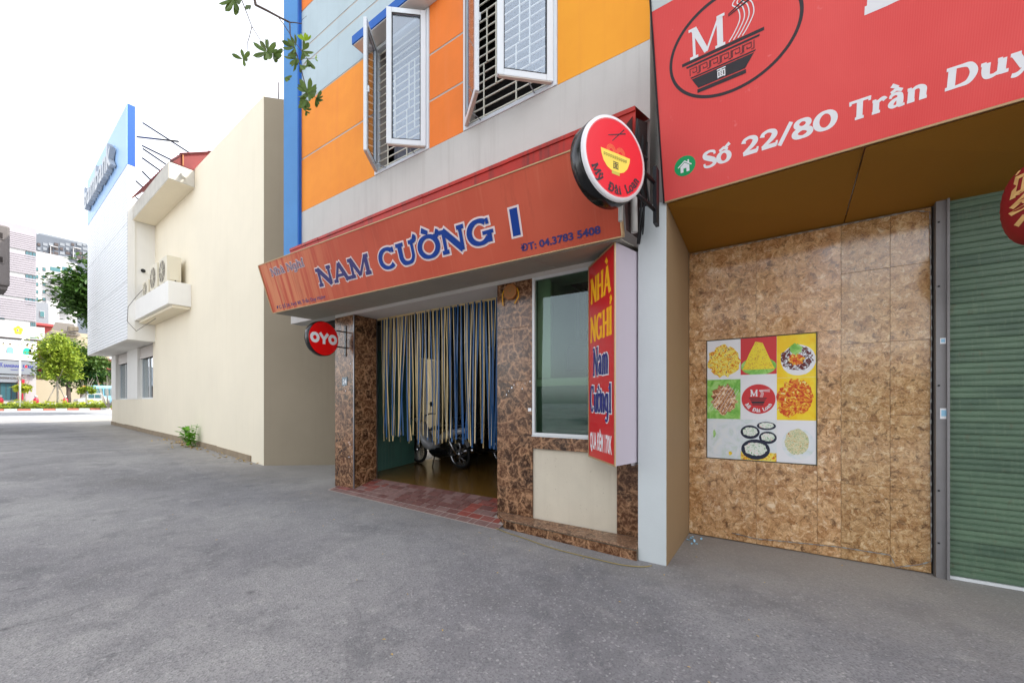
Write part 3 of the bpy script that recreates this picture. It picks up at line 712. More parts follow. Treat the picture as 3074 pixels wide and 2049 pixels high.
# fixed shop window
m = MB(); x0, x1, z0, z1 = -2.438, -1.407, 1.116, 2.998
m.box(x0, x0+.032, 4.09, 4.15, z0, z1); m.box(x1-.032, x1, 4.09, 4.15, z0, z1); m.box(x0+.032, x1-.032, 4.092, 4.149, z0, z0+.03); m.box(x0+.032, x1-.032, 4.092, 4.149, z1-.03, z1)
sw = m.build('shop_window', 'alu_white', gh, bevel=.003)
gbox('glass', 'glass_shop', x0+.03, x1-.03, 4.118, 4.124, z0+.028, z1-.028, parent=sw)
# things just inside the shop window: pale return wall, desk, shelf
gbox('inner_return', 'interior_pale', -2.43, -2.30, 4.37, 5.4, .2, 3.08)
gbox('inner_partition', 'interior_pale', -2.30, -1.2, 5.6, 5.68, FL, 3.08)
gbox('inner_board', 'interior_pale', -2.405, -2.23, 4.17, 4.19, 1.80, 2.97)
gbox('inner_screen', 'corrugated_green', -2.405, -1.44, 4.16, 4.18, 1.15, 1.70)
gbox('screen_rail', 'interior_pale', -2.405, -1.44, 4.155, 4.185, 1.701, 1.79)
for k in range(9): gbox('blind_slat', 'drape_grey', -2.15+.075*k, -2.10+.075*k, 4.7+.02*(k % 2), 4.71+.02*(k % 2), 2.3+.06*(k % 3), 2.95)
gbox('inner_shelf', 'interior_wall', -2.2, -1.25, 4.75, 5.1, 2.02, 2.06)
gbox('monitor', 'interior_dark', -2.15, -1.75, 4.45, 4.5, 1.9, 2.2)
gbox('white_paper', 'print_white', -1.72, -1.62, 4.4, 4.41, 1.95, 2.35)
# step clad in marble
st_pts = [(-2.952, 4.098), (-2.70, 3.905), (-1.102, 3.80), (-1.102, 4.098)]
step = MB().prism(st_pts, 0.0, .105).build('step', 'joint', gh)
for a, b in ((0, 1), (1, 2)):
    pa, pb = Vector((*st_pts[a], 0)), Vector((*st_pts[b], 0)); L = (pb-pa).length; d = (pb-pa)/L; n_ = max(1, round(L/.5))
    fr = Fr(pa, d, (0, 0, 1))
    for k in range(n_):
        MB().fbox(fr, L*k/n_+.0015, L*(k+1)/n_-.0015, .0, .092, .001, .012).build('marble_tile', 'marble_brown', step, bevel=.001)
cap_o = [(-2.965, 4.094), (-2.708, 3.889), (-1.103, 3.784)]
def on_line(x):
    if x < -2.708: t_ = (x+2.965)/(.257); return 4.094+t_*(3.889-4.094)
    t_ = (x+2.708)/(1.605); return 3.889+t_*(3.784-3.889)
xs = [-2.96, -2.708, -2.2, -1.65, -1.103]
for xa, xb in zip(xs, xs[1:]):
    MB().prism([(xa+.001, on_line(xa)), (xb-.001, on_line(xb)), (xb-.001, 4.098), (xa+.001, 4.0985)], .106, .121).build('marble_tile', 'marble_step', step, bevel=.002)
# entrance ramp of small red tiles
def edge_l(y): return -6.43 if y < 4.09 else -5.94
def edge_r(y):
    if y < 3.9: return -2.74
    if y < 4.09: return -2.70-(y-3.905)/(.193)*.26
    return -2.975
rm = MB()
yf = lambda x: 3.93+(x+6.43)/3.68*(-.13)
rz = lambda x, y: max(.004, .16*(y-yf(x))/(4.52-yf(x)))
for xa, xb, ya in ((-6.45, -5.94, None), (-5.94, -2.75, None)):
    back = 4.095 if xb < -5.9 else 4.52
    rm.quad((xa, yf(xa)-.008, .002), (xb, yf(xb)-.008, .002), (xb, back, rz(xb, back)-.006), (xa, back, rz(xa, back)-.006))
ramp = rm.build('ramp', 'mortar', gh)
ROWS = 6; TW = .2
for r in range(ROWS):
    f0, f1 = r/ROWS, (r+1)/ROWS; x = -6.43 - (.1 if r % 2 else 0)
    k = 0
    while x < -2.72:
        xa, xb = x, x+TW*(.5 if random.random() < .35 else 1); x = xb; k += 1
        ym = yf(xa)+(4.52-yf(xa))*(f0+f1)/2
        xa2 = max(xa, edge_l(ym)+.01); xb2 = min(xb, edge_r(ym)-.01)
        if xb2-xa2 < .03: continue
        q = .007
        P = lambda X, f: Vector((X, yf(X)+(4.52-yf(X))*f, 0))
        c = [P(xa2+q, f0), P(xb2-q, f0), P(xb2-q, f1), P(xa2+q, f1)]
        c[0].y += q; c[1].y += q; c[2].y -= q; c[3].y -= q
        lift = random.uniform(0, .002)
        top = [Vector((p_.x, p_.y, rz(p_.x, p_.y)+.003+lift)) for p_ in c]; bot = [p_-Vector((0, 0, .012)) for p_ in top]
        m = MB(); i = 0; m.v = top+bot
        m.f = [(0, 1, 2, 3), (4, 5, 1, 0), (5, 6, 2, 1), (6, 7, 3, 2), (7, 4, 0, 3)]; m.sm = [False]*5
        red = (xa2 > -3.6 and random.random() < .7) or (xa2 < -5.5 and random.random() < .5)
        mt = 'ramp_tile_red' if red else random.choice(['ramp_tile', 'ramp_tile', 'ramp_tile_worn'])
        if r == 0: mt = 'ramp_tile_worn'
        o = m.build('ramp_tile', mt, ramp)
        if random.random() < .45 and xb2-xa2 > .08:
            h_ = MB(); nl = 5
            for j in range(nl):
                s0 = (j+.5)/nl
                pa = top[0].lerp(top[1], s0-.08).lerp(top[3].lerp(top[2], s0-.08), .1); pb = top[0].lerp(top[1], s0).lerp(top[3].lerp(top[2], s0), .1)
                pc = top[0].lerp(top[1], s0+.1).lerp(top[3].lerp(top[2], s0+.1), .9); pd = top[0].lerp(top[1], s0+.02).lerp(top[3].lerp(top[2], s0+.02), .9)
                up = Vector((0, 0, .0015)); h_.quad(pa+up, pb+up, pc+up, pd+up)
            h_.build('ribs', 'ramp_tile_worn', o)
# interior
gbox('interior_floor', 'floor_ochre', -6.9, -1.07, 4.521, 11.0, .02, FL)
gbox('interior_wall', 'interior_wall', -6.92, -6.8, 4.57, 6.35, .16, 3.09)
gbox('interior_wall', 'interior_wall', -6.92, -6.8, 7.0, 11.0, .16, 3.09)
gbox('interior_wall', 'interior_wall', -6.92, -6.8, 6.351, 6.999, 2.55, 3.09)
gbox('interior_wall', 'interior_wall', -6.8, -2.44, 9.0, 9.1, .16, 3.09)
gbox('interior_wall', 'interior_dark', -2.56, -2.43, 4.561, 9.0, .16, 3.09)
gbox('lightwell_wall', 'plaster_cream', -8.4, -8.25, 5.6, 8.0, 0, 8.0)
gbox('door_jamb', 'plaster_cream', -6.79, -6.72, 6.36, 6.42, .17, 2.5)
gbox('light_door', 'plaster_cream', -6.78, -6.55, 6.75, 6.8, .17, 2.5)
# corrugated partition just inside on the left
m = MB(); A = Vector((-6.36, 4.62, .17)); B = Vector((-6.76, 6.2, .17)); d = (B-A).normalized(); nn = Vector((-d.y, d.x, 0)); L = (B-A).length; n_ = 64
for k in range(n_):
    pa = A+d*L*k/n_ + nn*.018*math.cos(k*math.pi/2); pb = A+d*L*(k+1)/n_ + nn*.018*math.cos((k+1)*math.pi/2)
    m.quad(pa, pb, pb+Vector((0, 0, 2.35)), pa+Vector((0, 0, 2.35)), True)
m.build('corrugated_sheet', 'corrugated_green', gh)
# number plate
npb = MB().fbox(FA, -6.285, -6.135, 1.80, 1.945, .001, .008).build('number_plate', 'plate_blue', gh, bevel=.002)
letters_t(FA, npb, '24', -6.262, 1.83, .085, .105, .03, .0085, 'print_white')
# octagonal timber mounting block with two yellow clips on the marble pillar
fo = FA.sub(-2.745, 2.88)
mb = MB(); mb.fprism(fo, [(.1*math.cos(R_(22.5+45*k)), .1*math.sin(R_(22.5+45*k))) for k in range(8)], .001, .03)
ob = mb.build('mounting_block', 'wood_plate', gh, bevel=.004)
mb = MB(); mb.ring(fo, 0, 0, .062, .062, .012, .0305); mb.disc(fo, .0, .01, .022, h=.031, n=16); mb.build('recess', 'corrugated_green' if False else 'cardboard', ob)
mb = MB()
for s in (-1, 1): mb.tube([fo(s*.1, .03, .02), fo(s*.118, -.02, .02), fo(s*.12, -.08, .02), fo(s*.06 if s > 0 else s*.11, -.16, .02)], .007, 6)
mb.build('clip', 'print_yellow', ob)
# small paper sticker and paint drips on the pillars
MB().fbox(FA, -2.50, -2.455, 1.40, 1.44, .001, .002).build('sticker', 'print_white', gh)
rnd = random.Random(3)
for (cx_, cz_, n_, w_) in ((-2.62, 1.72, 7, .16), (-2.8, 1.62, 3, .05), (-6.08, 2.2, 1, .03), (-6.2, 1.76, 2, .05), (-6.05, .78, 2, .05), (-6.05, .55, 3, .05)):
    mb = MB()
    for k in range(n_):
        xx = cx_+rnd.uniform(-w_, w_); zz = cz_+rnd.uniform(-.05, .05); rr = rnd.uniform(.004, .011)
        pts = [(xx+rr*rnd.uniform(.6, 1.2)*math.cos(a), zz+rr*rnd.uniform(.7, 1.6)*math.sin(a)) for a in [j*math.pi/4 for j in range(8)]]
        mb.poly(FA, pts, .0012+.0002*k)
    mb.build('paint_drip', 'print_white', gh)

# ================================================================ canopy sign over the door
cs = thing('canopy_sign', 'weathered brick red canopy sign with blue NAM CƯỜNG lettering over the doorway', 'sign', loc=(-4.2, 3.4, 3.0))
CF = Fr((-7.22, 3.40, 3.055), (1, 0, -.0165), (0, -.23, .75))
LW = 6.1; LH = .775
MB().fbox(CF, 0, LW, 0, LH, -.04, 0).build('face_panel', 'sign_brick', cs)
m = MB()
m.fbox(CF, -.012, LW+.012, -.012, -.001, -.042, .006); m.fbox(CF, -.012, LW+.012, LH+.001, LH+.012, -.042, .006)
m.fbox(CF, -.016, -.001, 0, LH, -.042, .012); m.fbox(CF, LW+.001, LW+.016, 0, LH, -.042, .012)
m.build('edge_trim', 'trim_brass', cs)
def outlined(fr, parent, text, x, y, h, wd, w, t, grow, m1, m2, dh=.001, track=0):
    kx = wd/pen(text, w, t, track)[1]; xx = x
    for c_ in text:
        adv = pen(c_, w, t)[1]
        if c_ != ' ':
            mb = MB(); put_pen(mb, fr, c_, xx, y, h, adv*kx, w, t, dh, grow); mb.build('letter_outline', m2, parent)
            mb = MB(); put_pen(mb, fr, c_, xx, y, h, adv*kx, w, t, dh+.006, 0); mb.build('letter', m1, parent)
        xx += (adv+track)*kx
outlined(CF, cs, 'Nhà Nghỉ', .31, .555, .115, 1.0, .2, .11, .008, 'sign_grey_text', 'sign_pink')
outlined(CF, cs, 'NAM', 1.54, .215, .25, 1.24, .22, .12, .017, 'sign_blue_faded', 'sign_pink', track=.02)
outlined(CF, cs, 'CƯỜNG', 2.95, .215, .25, 1.86, .23, .115, .021, 'sign_blue', 'sign_pink', track=.02)
mb = MB(); mb.poly(CF, [(4.99, .195), (5.125, .195), (5.125, .49), (4.99, .49)], .001); mb.build('letter_outline', 'sign_pink', cs)
mb = MB(); mb.poly(CF, [(5.012, .215), (5.103, .215), (5.103, .47), (5.012, .47)], .003); mb.build('lettering', 'sign_blue', cs)
letters_t(CF, cs, 'ĐT: 04.3783 5408', 5.08, .06, .066, .84, .035, .003, 'sign_blue_faded')
letters_t(CF, cs, 'ĐC: Số 24, Ngõ 80, Trần Duy Hưng', .17, .04, .055, 1.44, .02, .001, 'sign_blue_faded')
# soffit boards
xs = [-7.2, -6.87, -5.67, -4.47, -3.27, -2.07, -1.14]
for xa, xb in zip(xs, xs[1:]):
    m = MB(); za = 3.04-.0165*(xa+7.2); zb = 3.04-.0165*(xb+7.2); q = .006
    for s_, dz in ((1, 0), (-1, .012)): pass
    m.v = [Vector(p_) for p_ in ((xa+q, 3.435, za), (xb-q, 3.435, zb), (xb-q, 4.098, 3.064), (xa+q, 4.098, 3.064), (xa+q, 3.435, za+.012), (xb-q, 3.435, zb+.012), (xb-q, 4.098, 3.08), (xa+q, 4.098, 3.08))]
    m.v = [Vector((v.x, v.y, v.z-.012 if v.y > 4 else v.z)) for v in m.v]
    m.f = [(0, 3, 2, 1), (4, 5, 6, 7), (0, 1, 5, 4), (1, 2, 6, 5), (2, 3, 7, 6), (3, 0, 4, 7)]; m.sm = [False]*6
    m.build('soffit_board', 'soffit_grey', cs)
# red sheet flashing along the top, in lapped lengths
xs = [-7.05, -6.2, -5.0, -3.8, -2.45, -1.08]
for k, (xa, xb) in enumerate(zip(xs, xs[1:])):
    m = MB(); y = 3.60+.004*(k % 2)
    m.box(xa, xb+.02, y, y+.008, 3.85, 4.175); m.box(xa, xb+.02, y-.012, y, 4.14, 4.18)
    m.v += []; m.quad((xa, y, 4.181), (xb+.02, y, 4.181), (xb+.02, 4.099, 4.36), (xa, 4.099, 4.36))
    m.build('flashing', 'flashing_red', cs)
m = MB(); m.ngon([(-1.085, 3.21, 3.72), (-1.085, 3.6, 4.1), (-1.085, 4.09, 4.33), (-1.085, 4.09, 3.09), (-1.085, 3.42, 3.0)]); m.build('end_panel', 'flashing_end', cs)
m = MB(); m.ngon([(-7.19, 3.42, 3.07), (-7.19, 4.09, 3.09), (-7.0, 4.09, 4.33), (-7.04, 3.6, 4.1), (-7.19, 3.20, 3.78)]); m.build('end_panel', 'flashing_red', cs)
m = MB(); m.tube([(-1.07, 3.22, 3.0), (-1.07, 3.22, 3.7)], .018, 10); m.tube([(-1.04, 3.5, 3.0), (-1.04, 3.45, 3.75)], .03, 10); m.build('end_pipe', 'wall_grey', cs)
m = MB()
for k in range(7):
    x = -1.06+.02*rnd.uniform(-1, 1); y = 3.6+.06*k
    m.tube([(x, y, 2.95+rnd.uniform(-.1, .1)), (x+.03, y+rnd.uniform(-.08, .08), 3.4), (x-.02, y+rnd.uniform(-.1, .1), 3.7), (x, y, 4.05)], .009, 5)
m.build('cable_bundle', 'rubber', cs)

# ================================================================ vertical light-box sign
A = Vector((-1.665, 3.99, .945)); B = Vector((-1.205, 3.49, .925)); Cc = Vector((-1.108, 3.87, .935))
vsn = thing('box_sign', 'tall red light box sign reading NHÀ NGHỈ with yellow letters beside the shop window', 'sign', loc=(-1.3, 3.8, .93))
def tri(z0, z1, e=0): return [(A.x-e, A.y), (B.x, B.y-e), (Cc.x+e, Cc.y), (Cc.x-.01+e, Cc.y+.12), (A.x+.05-e, A.y+.09)]
m = MB(); m.prism(tri(0, 0), .93, 2.95); m.build('box', 'lilac_panel', vsn)
d = Vector((B.x-A.x, B.y-A.y, 0)); VW = d.length
VF = Fr((A.x, A.y, .93), d, (0, 0, 1)); VH = 2.02
MB().fbox(VF, .008, VW-.008, .012, VH-.012, .001, .006).build('face_panel', 'red_glossy', vsn)
m = MB(); m.fbox(VF, -.006, .008, -.004, VH+.004, .0005, .012); m.fbox(VF, VW-.008, VW+.008, -.004, VH+.004, .0005, .012); m.fbox(VF, .008, VW-.008, -.004, .012, .0005, .0115); m.fbox(VF, .008, VW-.008, VH-.012, VH+.004, .0005, .0115)
m.build('edge_trim', 'trim_brass', vsn)
mb = MB(); words(VF, vsn, [('NHÀ', .06, 1.60, .27, .53), ('NGHỈ', .05, 1.20, .27, .56)], 'print_yellow', .0065, .22, .13)
outlined(VF, vsn, 'Nam', .14, .845, .29, .40, .16, .09, .012, 'print_navy', 'print_white', .0065)
outlined(VF, vsn, 'Cường1', .05, .475, .28, .56, .17, .09, .012, 'print_navy', 'print_white', .0065)
letters_t(VF, vsn, 'QUA ĐÊM 170K', .04, .10, .17, .57, .03, .0065, 'print_white')
MB().box(-1.19, -1.16, 3.9, 4.09, .885, .925).build('bracket', 'white_plastic', vsn)
MB().box(-1.45, -1.42, 3.95, 4.09, 2.952, 2.98).build('bracket', 'black_metal', vsn)

# ================================================================ round OYO sign
def round_sign(name, label, c, a, R, th, rim_mat, face_mat, white_ring=0.0):
    nrm = Vector((math.cos(a), -math.sin(a), 0)); tx = Vector((math.sin(a), math.cos(a), 0))
    s = thing(name, label, 'sign', loc=(c[0], c[1], c[2]-R))
    O = Vector(c)
    m = MB(); m.lathe([(0, -th), (R-.012, -th), (R, -th+.012), (R, -.012), (R-.008, -.002), (R-.014, 0)], O, nrm, 64); m.build('drum', rim_mat, s)
    fr = Fr(O, tx, (0, 0, 1))          # x to the wall, y up
    if fr.n.dot(nrm) < 0: fr = Fr(O, -tx, (0, 0, 1))
    return s, fr, nrm
oy, of, on = round_sign('round_sign', 'small round red OYO sign projecting from the left marble pillar', (-6.165, 3.69, 2.555), R_(-6), .285, .1, 'black_gloss', 'red_oyo')
MB().disc(of, 0, 0, .272, h=.001, n=56).build('face_panel', 'red_oyo', oy)
mb = MB(); ZX = .105
for dx, k in ((-.165, 0), (.165, 2)): mo = MB(); mo.ribbon(of, ell(dx, 0, .058, .06, .052, .05, n=32), .003+.0004*k); mo.build('letter', 'print_white', oy)
mb.ribbon(of, [(-.075, .085, .05), (0, -.012, .05)], .0032); mb.ribbon(of, [(.075, .085, .05), (0, -.012, .05)], .0036); mb.ribbon(of, [(0, .0, .05), (0, -.09, .05)], .004)
mb.build('letter', 'print_white', oy)
m = MB(); m.box(-6.21, -6.165, 4.088, 4.099, 2.30, 2.83); m.build('wall_plate', 'black_gloss', oy)
m = MB(); m.bar((-6.185, 3.93, 2.45), (-6.185, 4.087, 2.45), .02); m.bar((-6.185, 3.93, 2.72), (-6.185, 4.087, 2.72), .02); m.build('bracket_arm', 'black_gloss', oy)
m = MB(); [m.lathe([(.012, 0), (.012, .006), (0, .007)], (-6.187, 4.088, z), (0, -1, 0), 8) for z in (2.34, 2.56, 2.79)]; m.build('bolt', 'chrome', oy)

# ================================================================ round noodle shop sign
k_ = 1.03
nc = (-1.0*k_, 2.847*k_, 1.5+1.791*k_); NR = .31*k_
ns, nf, nn_ = round_sign('round_sign', 'large round red noodle shop sign with yellow bowl above the box sign', nc, R_(27), NR, .13, 'black_gloss', 'red_noodle')
MB().lathe([(NR-.004, 0), (NR-.006, .02), (NR-.03, .026)], nc, nn_, 64).build('rim', 'white_plastic', ns)
nf2 = Fr(nf(0, 0, .024), nf.ux, nf.uy); q_ = NR-.022
MB().disc(nf2, 0, 0, NR-.028, h=.001, n=64).build('face_panel', 'red_noodle', ns)
MB().ring(nf2, 0, 0, NR-.034, NR-.034, .0016, .0016, 72).build('hairline', 'sign_pink', ns)
# bowl
bp = [(-.135, .02), (.135, .02)] + [(.13*math.cos(a)*1.0, -.115*math.sin(a)+.005) for a in [math.pi*j/20*.9+.1 for j in range(1, 20)]]
mb = MB(); mb.poly(nf2, [(-.148, .038), (-.142, -.0), (-.12, -.05), (-.085, -.085), (-.05, -.1), (.05, -.1), (.085, -.085), (.12, -.05), (.142, 0), (.148, .038)], .002); mb.build('bowl_print', 'bowl_yellow', ns)
mb = MB(); mb.poly(nf2, [(-.04, -.1), (-.04, -.125), (.04, -.125), (.04, -.1)], .0022); mb.build('bowl_foot', 'bowl_foot', ns)
mb = MB()
for cx_ in (-.045, .05):
    for j in range(5): mb.ring(nf2, cx_, .045, .045-.008*j, .045-.008*j, .0028, .0018-.0002*j, 28, 0 if j else 0, math.pi if j == 0 else 2*math.pi) if j < 4 else None
mb.build('noodle_print', 'noodle_orange', ns)
mb = MB(); put_text(mb, nf2, '面', 0, -.078, .045, None, .012, .003, 'C')
nk = 11
for j in range(nk):
    x0 = -.118+.2155*j/(nk-1)*1.0
    w_ = .017
    mb.ribbon(nf2, [(x0, -.012, .0022), (x0, .012, .0022), (x0+w_*.7, .012, .0022), (x0+w_*.7, -.004, .0022), (x0+w_*.35, -.004, .0022), (x0+w_*.35, .004, .0022)], .003+.0001*j)
mb.ribbon(nf2, [(-.075, .15, .006), (.1, .215, .009)], .003); mb.ribbon(nf2, [(-.035, .12, .006), (.085, .24, .009)], .0034)
rt = NR*.73
def arc_warp(x, y): a = -math.pi/2 + x/rt; r = rt - y; return r*math.cos(a), r*math.sin(a)
mb.build('bowl_lines', 'print_black', ns)
for w_, x0, wd_ in (('Mỳ', -.26, .12), ('Đài', -.075, .13), ('Loan', .10, .17)):
    k3 = wd_/pen(w_, .2, .16)[1]; x3 = x0
    for c_ in w_:
        a3 = pen(c_, .2, .16)[1]*k3; mb = MB(); put_pen(mb, nf2, c_, x3, -.035, .068, a3, .2, .16, .004, warp=arc_warp); mb.build('letter', 'print_black', ns); x3 += a3
m = MB(); e0 = Vector(nc)+Vector((math.sin(R_(27)), math.cos(R_(27)), 0))*(NR-.02)-nn_*.065
for dz in (-.12, .12): m.tube([e0+Vector((-.02, -.03, dz)), Vector((-.895, 3.62, nc[2]+dz-.02))], .016, 8)
m.tube([e0+Vector((-.08, -.1, .24)), Vector((-.98, 3.66, nc[2]+.36))], .018, 8)
m.build('bracket_arm', 'black_metal', ns)
m = MB(); m.box(-.905, -.875, 3.60, 3.70, nc[2]-.26, nc[2]+.24); m.build('wall_plate', 'black_metal', ns)

# ================================================================ strip curtain in the doorway
sc = thing('strip_curtain', 'curtain of hanging blue and cream plastic strips in the guesthouse doorway', 'curtain', loc=(-4.4, 4.58, .9))
CY = 4.58
MB().box(-5.95, -2.975, CY-.012, CY+.012, 3.005-.03, 3.03-.03).build('rail', 'strip_cream', sc)
rnd = random.Random(11)
x = -5.84; i = 0
anchors = [-5.72, -5.47, -5.33, -5.1, -4.92]
while x < -2.99:
    right = (x+5.84)/2.85
    blue = (i % 3 == 1) if right < .55 else (i % 2 == 1)
    w_ = (.03 if right > .55 else .022) if blue else .017
    # gathered groups on the left, straighter to the right
    if x < -4.75:
        a_ = min(anchors, key=lambda q: abs(q-x)); sway = (a_-x)*rnd.uniform(.5, .95)+rnd.uniform(-.05, .05)
    else: sway = rnd.uniform(-.09, .07)
    ln = rnd.uniform(2.02, 2.17); tw = rnd.uniform(-1.3, 1.3) if not blue else rnd.uniform(-.6, .6); yo = rnd.uniform(-.02, .02); ph = rnd.uniform(0, 6)
    m = MB(); n_ = 7
    for k in range(n_):
        f0, f1 = k/n_, (k+1)/n_
        def pt(f, s):
            a_ = tw*f*1.5+ .15*math.sin(ph+f*5)
            X = x+sway*(f**1.4)+.007*math.sin(ph+f*5); Y = CY-.013+yo*f*2+.012*math.sin(ph*2+f*4)
            return (X+s*w_/2*math.cos(a_), Y+s*w_/2*math.sin(a_), 2.995-ln*f)
        m.quad(pt(f0, -1), pt(f0, 1), pt(f1, 1), pt(f1, -1), True)
    m.build('strip', 'strip_blue' if blue else 'strip_cream', sc)
    x += w_*(1.0+rnd.uniform(.1, 1.25 if right < .5 else .8)); i += 1

# ================================================================ noodle restaurant on the right
paint('column_white', lin(206, 212, 212), .04, 1.2, .7, streak=.12, dirt=lin(170, 172, 174))
paint('column_bounce_tan', lin(150, 124, 92), .05, 1.5, .7)  # brown light reflected from the flake tiles, painted in as a colour
flake('flake_tile', (1, .95, .9, 1), .85); flake('flake_tile_olive', (.86, .84, .76, 1), 1.25); paint('tile_joint', lin(136, 110, 82), .1, 9, .9)
paint('soffit_brown', lin(156, 108, 30), .06, 1.0, .6, bump=.05)
t = NT('sign_red_sheet'); p = t.pos()
a = t.ramp(t.noise(p, .9, 3), [(.3, lin(228, 66, 64)), (.7, lin(240, 86, 82))])
wv = t.n('ShaderNodeTexWave', bands_direction='X'); wv.inputs['Scale'].default_value = 26; wv.inputs['Distortion'].default_value = .3; t.l(p, wv.inputs['Vector'])
a = t.mix(t.ramp(wv.outputs['Fac'], [(.0, bw(.0)), (1, bw(.12))]), a, lin(246, 120, 118))
a = t.mix(t.ramp(t.noise(p, 11, 3), [(.70, bw(0)), (.76, bw(.35))]), a, lin(250, 150, 150))
t.l(a, t.b.inputs['Base Color']); t.b.inputs['Roughness'].default_value = .4; t.bump(wv.outputs['Fac'], .12, .004)
t = NT('shutter_green'); p = t.pos()
a = t.ramp(t.noise(t.pos(True), 1.4, 4), [(.3, lin(82, 104, 86)), (.7, lin(104, 128, 104))])
st = t.noise(t.pos(True, (60, 1, 3)), 1.0, 4, .6)
a = t.mix(t.ramp(st, [(.55, bw(0)), (.75, bw(.45))]), a, lin(126, 142, 116))
a = t.mix(t.ramp(t.noise(t.pos(True, (30, 1, 8)), 1.0, 3), [(.62, bw(0)), (.8, bw(.5))]), a, lin(108, 84, 62))
t.l(a, t.b.inputs['Base Color']); t.b.inputs['Roughness'].default_value = .45
plain('shutter_line', lin(60, 66, 48), .6)
paint('rail_grey', lin(136, 134, 134), .08, 3, .45, streak=.3, dirt=lin(100, 90, 80), metal=.2)
plain('print_green', lin(0, 160, 92), .45)
plain('print_charcoal', lin(46, 42, 48), .45)
plain('lantern_red', lin(140, 14, 18), .7); plain('lantern_gold', lin(222, 176, 110), .6); plain('tassel', lin(226, 200, 40), .7)
plain('led_white', lin(160, 162, 156), .4); plain('sticker_blue', lin(150, 200, 226), .5)

nr = thing('noodle_restaurant', 'noodle restaurant front with flake patterned tiles, white column and green roller shutter', 'building', loc=(2.5, 6, 0))
def rbox(name, mat, *b, parent=None, bevel=0.0): return MB().box(*b).build(name, mat, parent or nr, bevel=bevel)
rbox('wall', 'column_white', -0.949, 9.0, 5.0, 5.25, 0, 3.4)
rbox('wall', 'wall_grey', -0.949, 9.0, 4.0, 4.3, 3.401, 13.5)
rbox('roof_slab', 'wall_grey', -1.0, 9.2, 3.8, 11.5, 13.51, 13.7)
rbox('side_wall', 'wall_grey', 8.8, 9.0, 5.251, 11.2, 0, 13.5)
rbox('back_wall', 'wall_grey', -0.949, 9.0, 11.21, 11.4, 0, 13.5)
col = rbox('column', 'column_white', -1.10, -.842, 3.82, 4.999, 0, 3.36, bevel=.004)
rbox('column_side', 'column_bounce_tan', -.8415, -.836, 3.823, 4.915, 0.001, 3.35, parent=col)  # thin skin coloured like the tile light falling on this side
rbox('pier', 'column_white', 4.4, 4.7, 3.82, 4.9, 0, 3.4)
# tiles: (x0, x1, z0, z1)
TL = [(-.834, -.177, .012, .884), (-.177, .336, .012, .884), (.336, .518, .012, .74),
      (-.834, -.652, .884, 1.53), (-.834, -.652, 1.53, 2.2), (.336, .518, .74, 1.35), (.336, .518, 1.35, 2.2),
      (-.834, -.177, 2.2, 3.212), (-.177, .518, 2.2, 3.212),
      (.518, .864, .012, .732), (.864, 1.13, .012, .732), (.518, .864, .732, 1.33), (.864, 1.13, .732, 1.39), (.518, .864, 1.33, 2.06), (.864, 1.13, 1.39, 2.06),
      (.518, .864, 2.06, 2.735), (.864, 1.13, 2.06, 2.735), (.518, .864, 2.735, 3.212), (.864, 1.13, 2.735, 3.212)]
rbox('tile_backing', 'tile_joint', -.836, 1.131, 4.935, 4.999, 0.002, 3.3)
rr = random.Random(5)
for (xa, xb, za, zb) in TL:
    dy = rr.uniform(-.0012, .0012)
    rbox('wall_tile', 'flake_tile_olive' if xa > .5 else 'flake_tile', xa+.0013, xb-.0013, 4.92+dy, 4.9345, za+.0013, zb-.0013, bevel=.0008)
rbox('poster_recess', 'shutter_line', -.651, .335, 4.928, 4.9348, .885, 2.199)
# soffit boards, rising to the front
xs = [-.836, .54, 2.4, 4.3]
for xa, xb in zip(xs, xs[1:]):
    m = MB(); q = .004
    m.v = [Vector(p_) for p_ in ((xa+q, 3.84, 3.335), (xb-q, 3.84, 3.335+.02*(xb-xa)), (xb-q, 4.93, 3.222), (xa+q, 4.93, 3.222), (xa+q, 3.84, 3.35), (xb-q, 3.84, 3.35+.02*(xb-xa)), (xb-q, 4.93, 3.24), (xa+q, 4.93, 3.24))]
    for v in m.v:
        if v.y < 4: v.z = 3.325+.02*(v.x+.84)+(.015 if v.z > 3.345 else 0)
    m.f = [(0, 3, 2, 1), (4, 5, 6, 7), (0, 1, 5, 4), (1, 2, 6, 5), (2, 3, 7, 6), (3, 0, 4, 7)]; m.sm = [False]*6
    m.build('soffit_board', 'soffit_brown', nr)
# shutter rail and curtain of slats
rail = rbox('shutter_rail', 'rail_grey', 1.143, 1.222, 4.86, 4.998, 0.0, 3.26, bevel=.003)
rbox('rail_lip', 'rail_grey', 1.205, 1.222, 4.84, 4.8595, 0.0, 3.26, parent=rail)
m = MB(); [m.lathe([(.008, 0), (.008, .004), (0, .005)], (1.16, 4.8595, z), (0, -1, 0), 8) for z in (3.05, 2.5, 1.65, .75, .3)]; m.build('bolt', 'rubber', rail)
SHX0, SHX1 = 1.223, 4.39
def slat_mesh():
    m = MB(); prof = [(4.905, 0), (4.893, .006), (4.888, .02), (4.888, .044), (4.905, .05), (4.905, .053), (4.900, .058), (4.897, .07), (4.897, .09), (4.905, .097), (4.905, .101)]
    for (ya, za), (yb, zb) in zip(prof, prof[1:]): m.quad((SHX0, ya, za), (SHX1, ya, za), (SHX1, yb, zb), (SHX0, yb, zb))
    return m
MB().box(SHX0, SHX1, 4.9055, 4.912, .02, 3.3).build('slat_gap', 'shutter_line', nr)
first = None
for k in range(33):
    z = .03+.1005*k
    if first is None:
        m = slat_mesh(); m.v = [v+Vector((0, 0, z)) for v in m.v]; first = m.build('shutter_slat', 'shutter_green', nr); base = W[first].translation.copy()
    else: link_copy(first, base+Vector((0, 0, .1005*k)), nr)
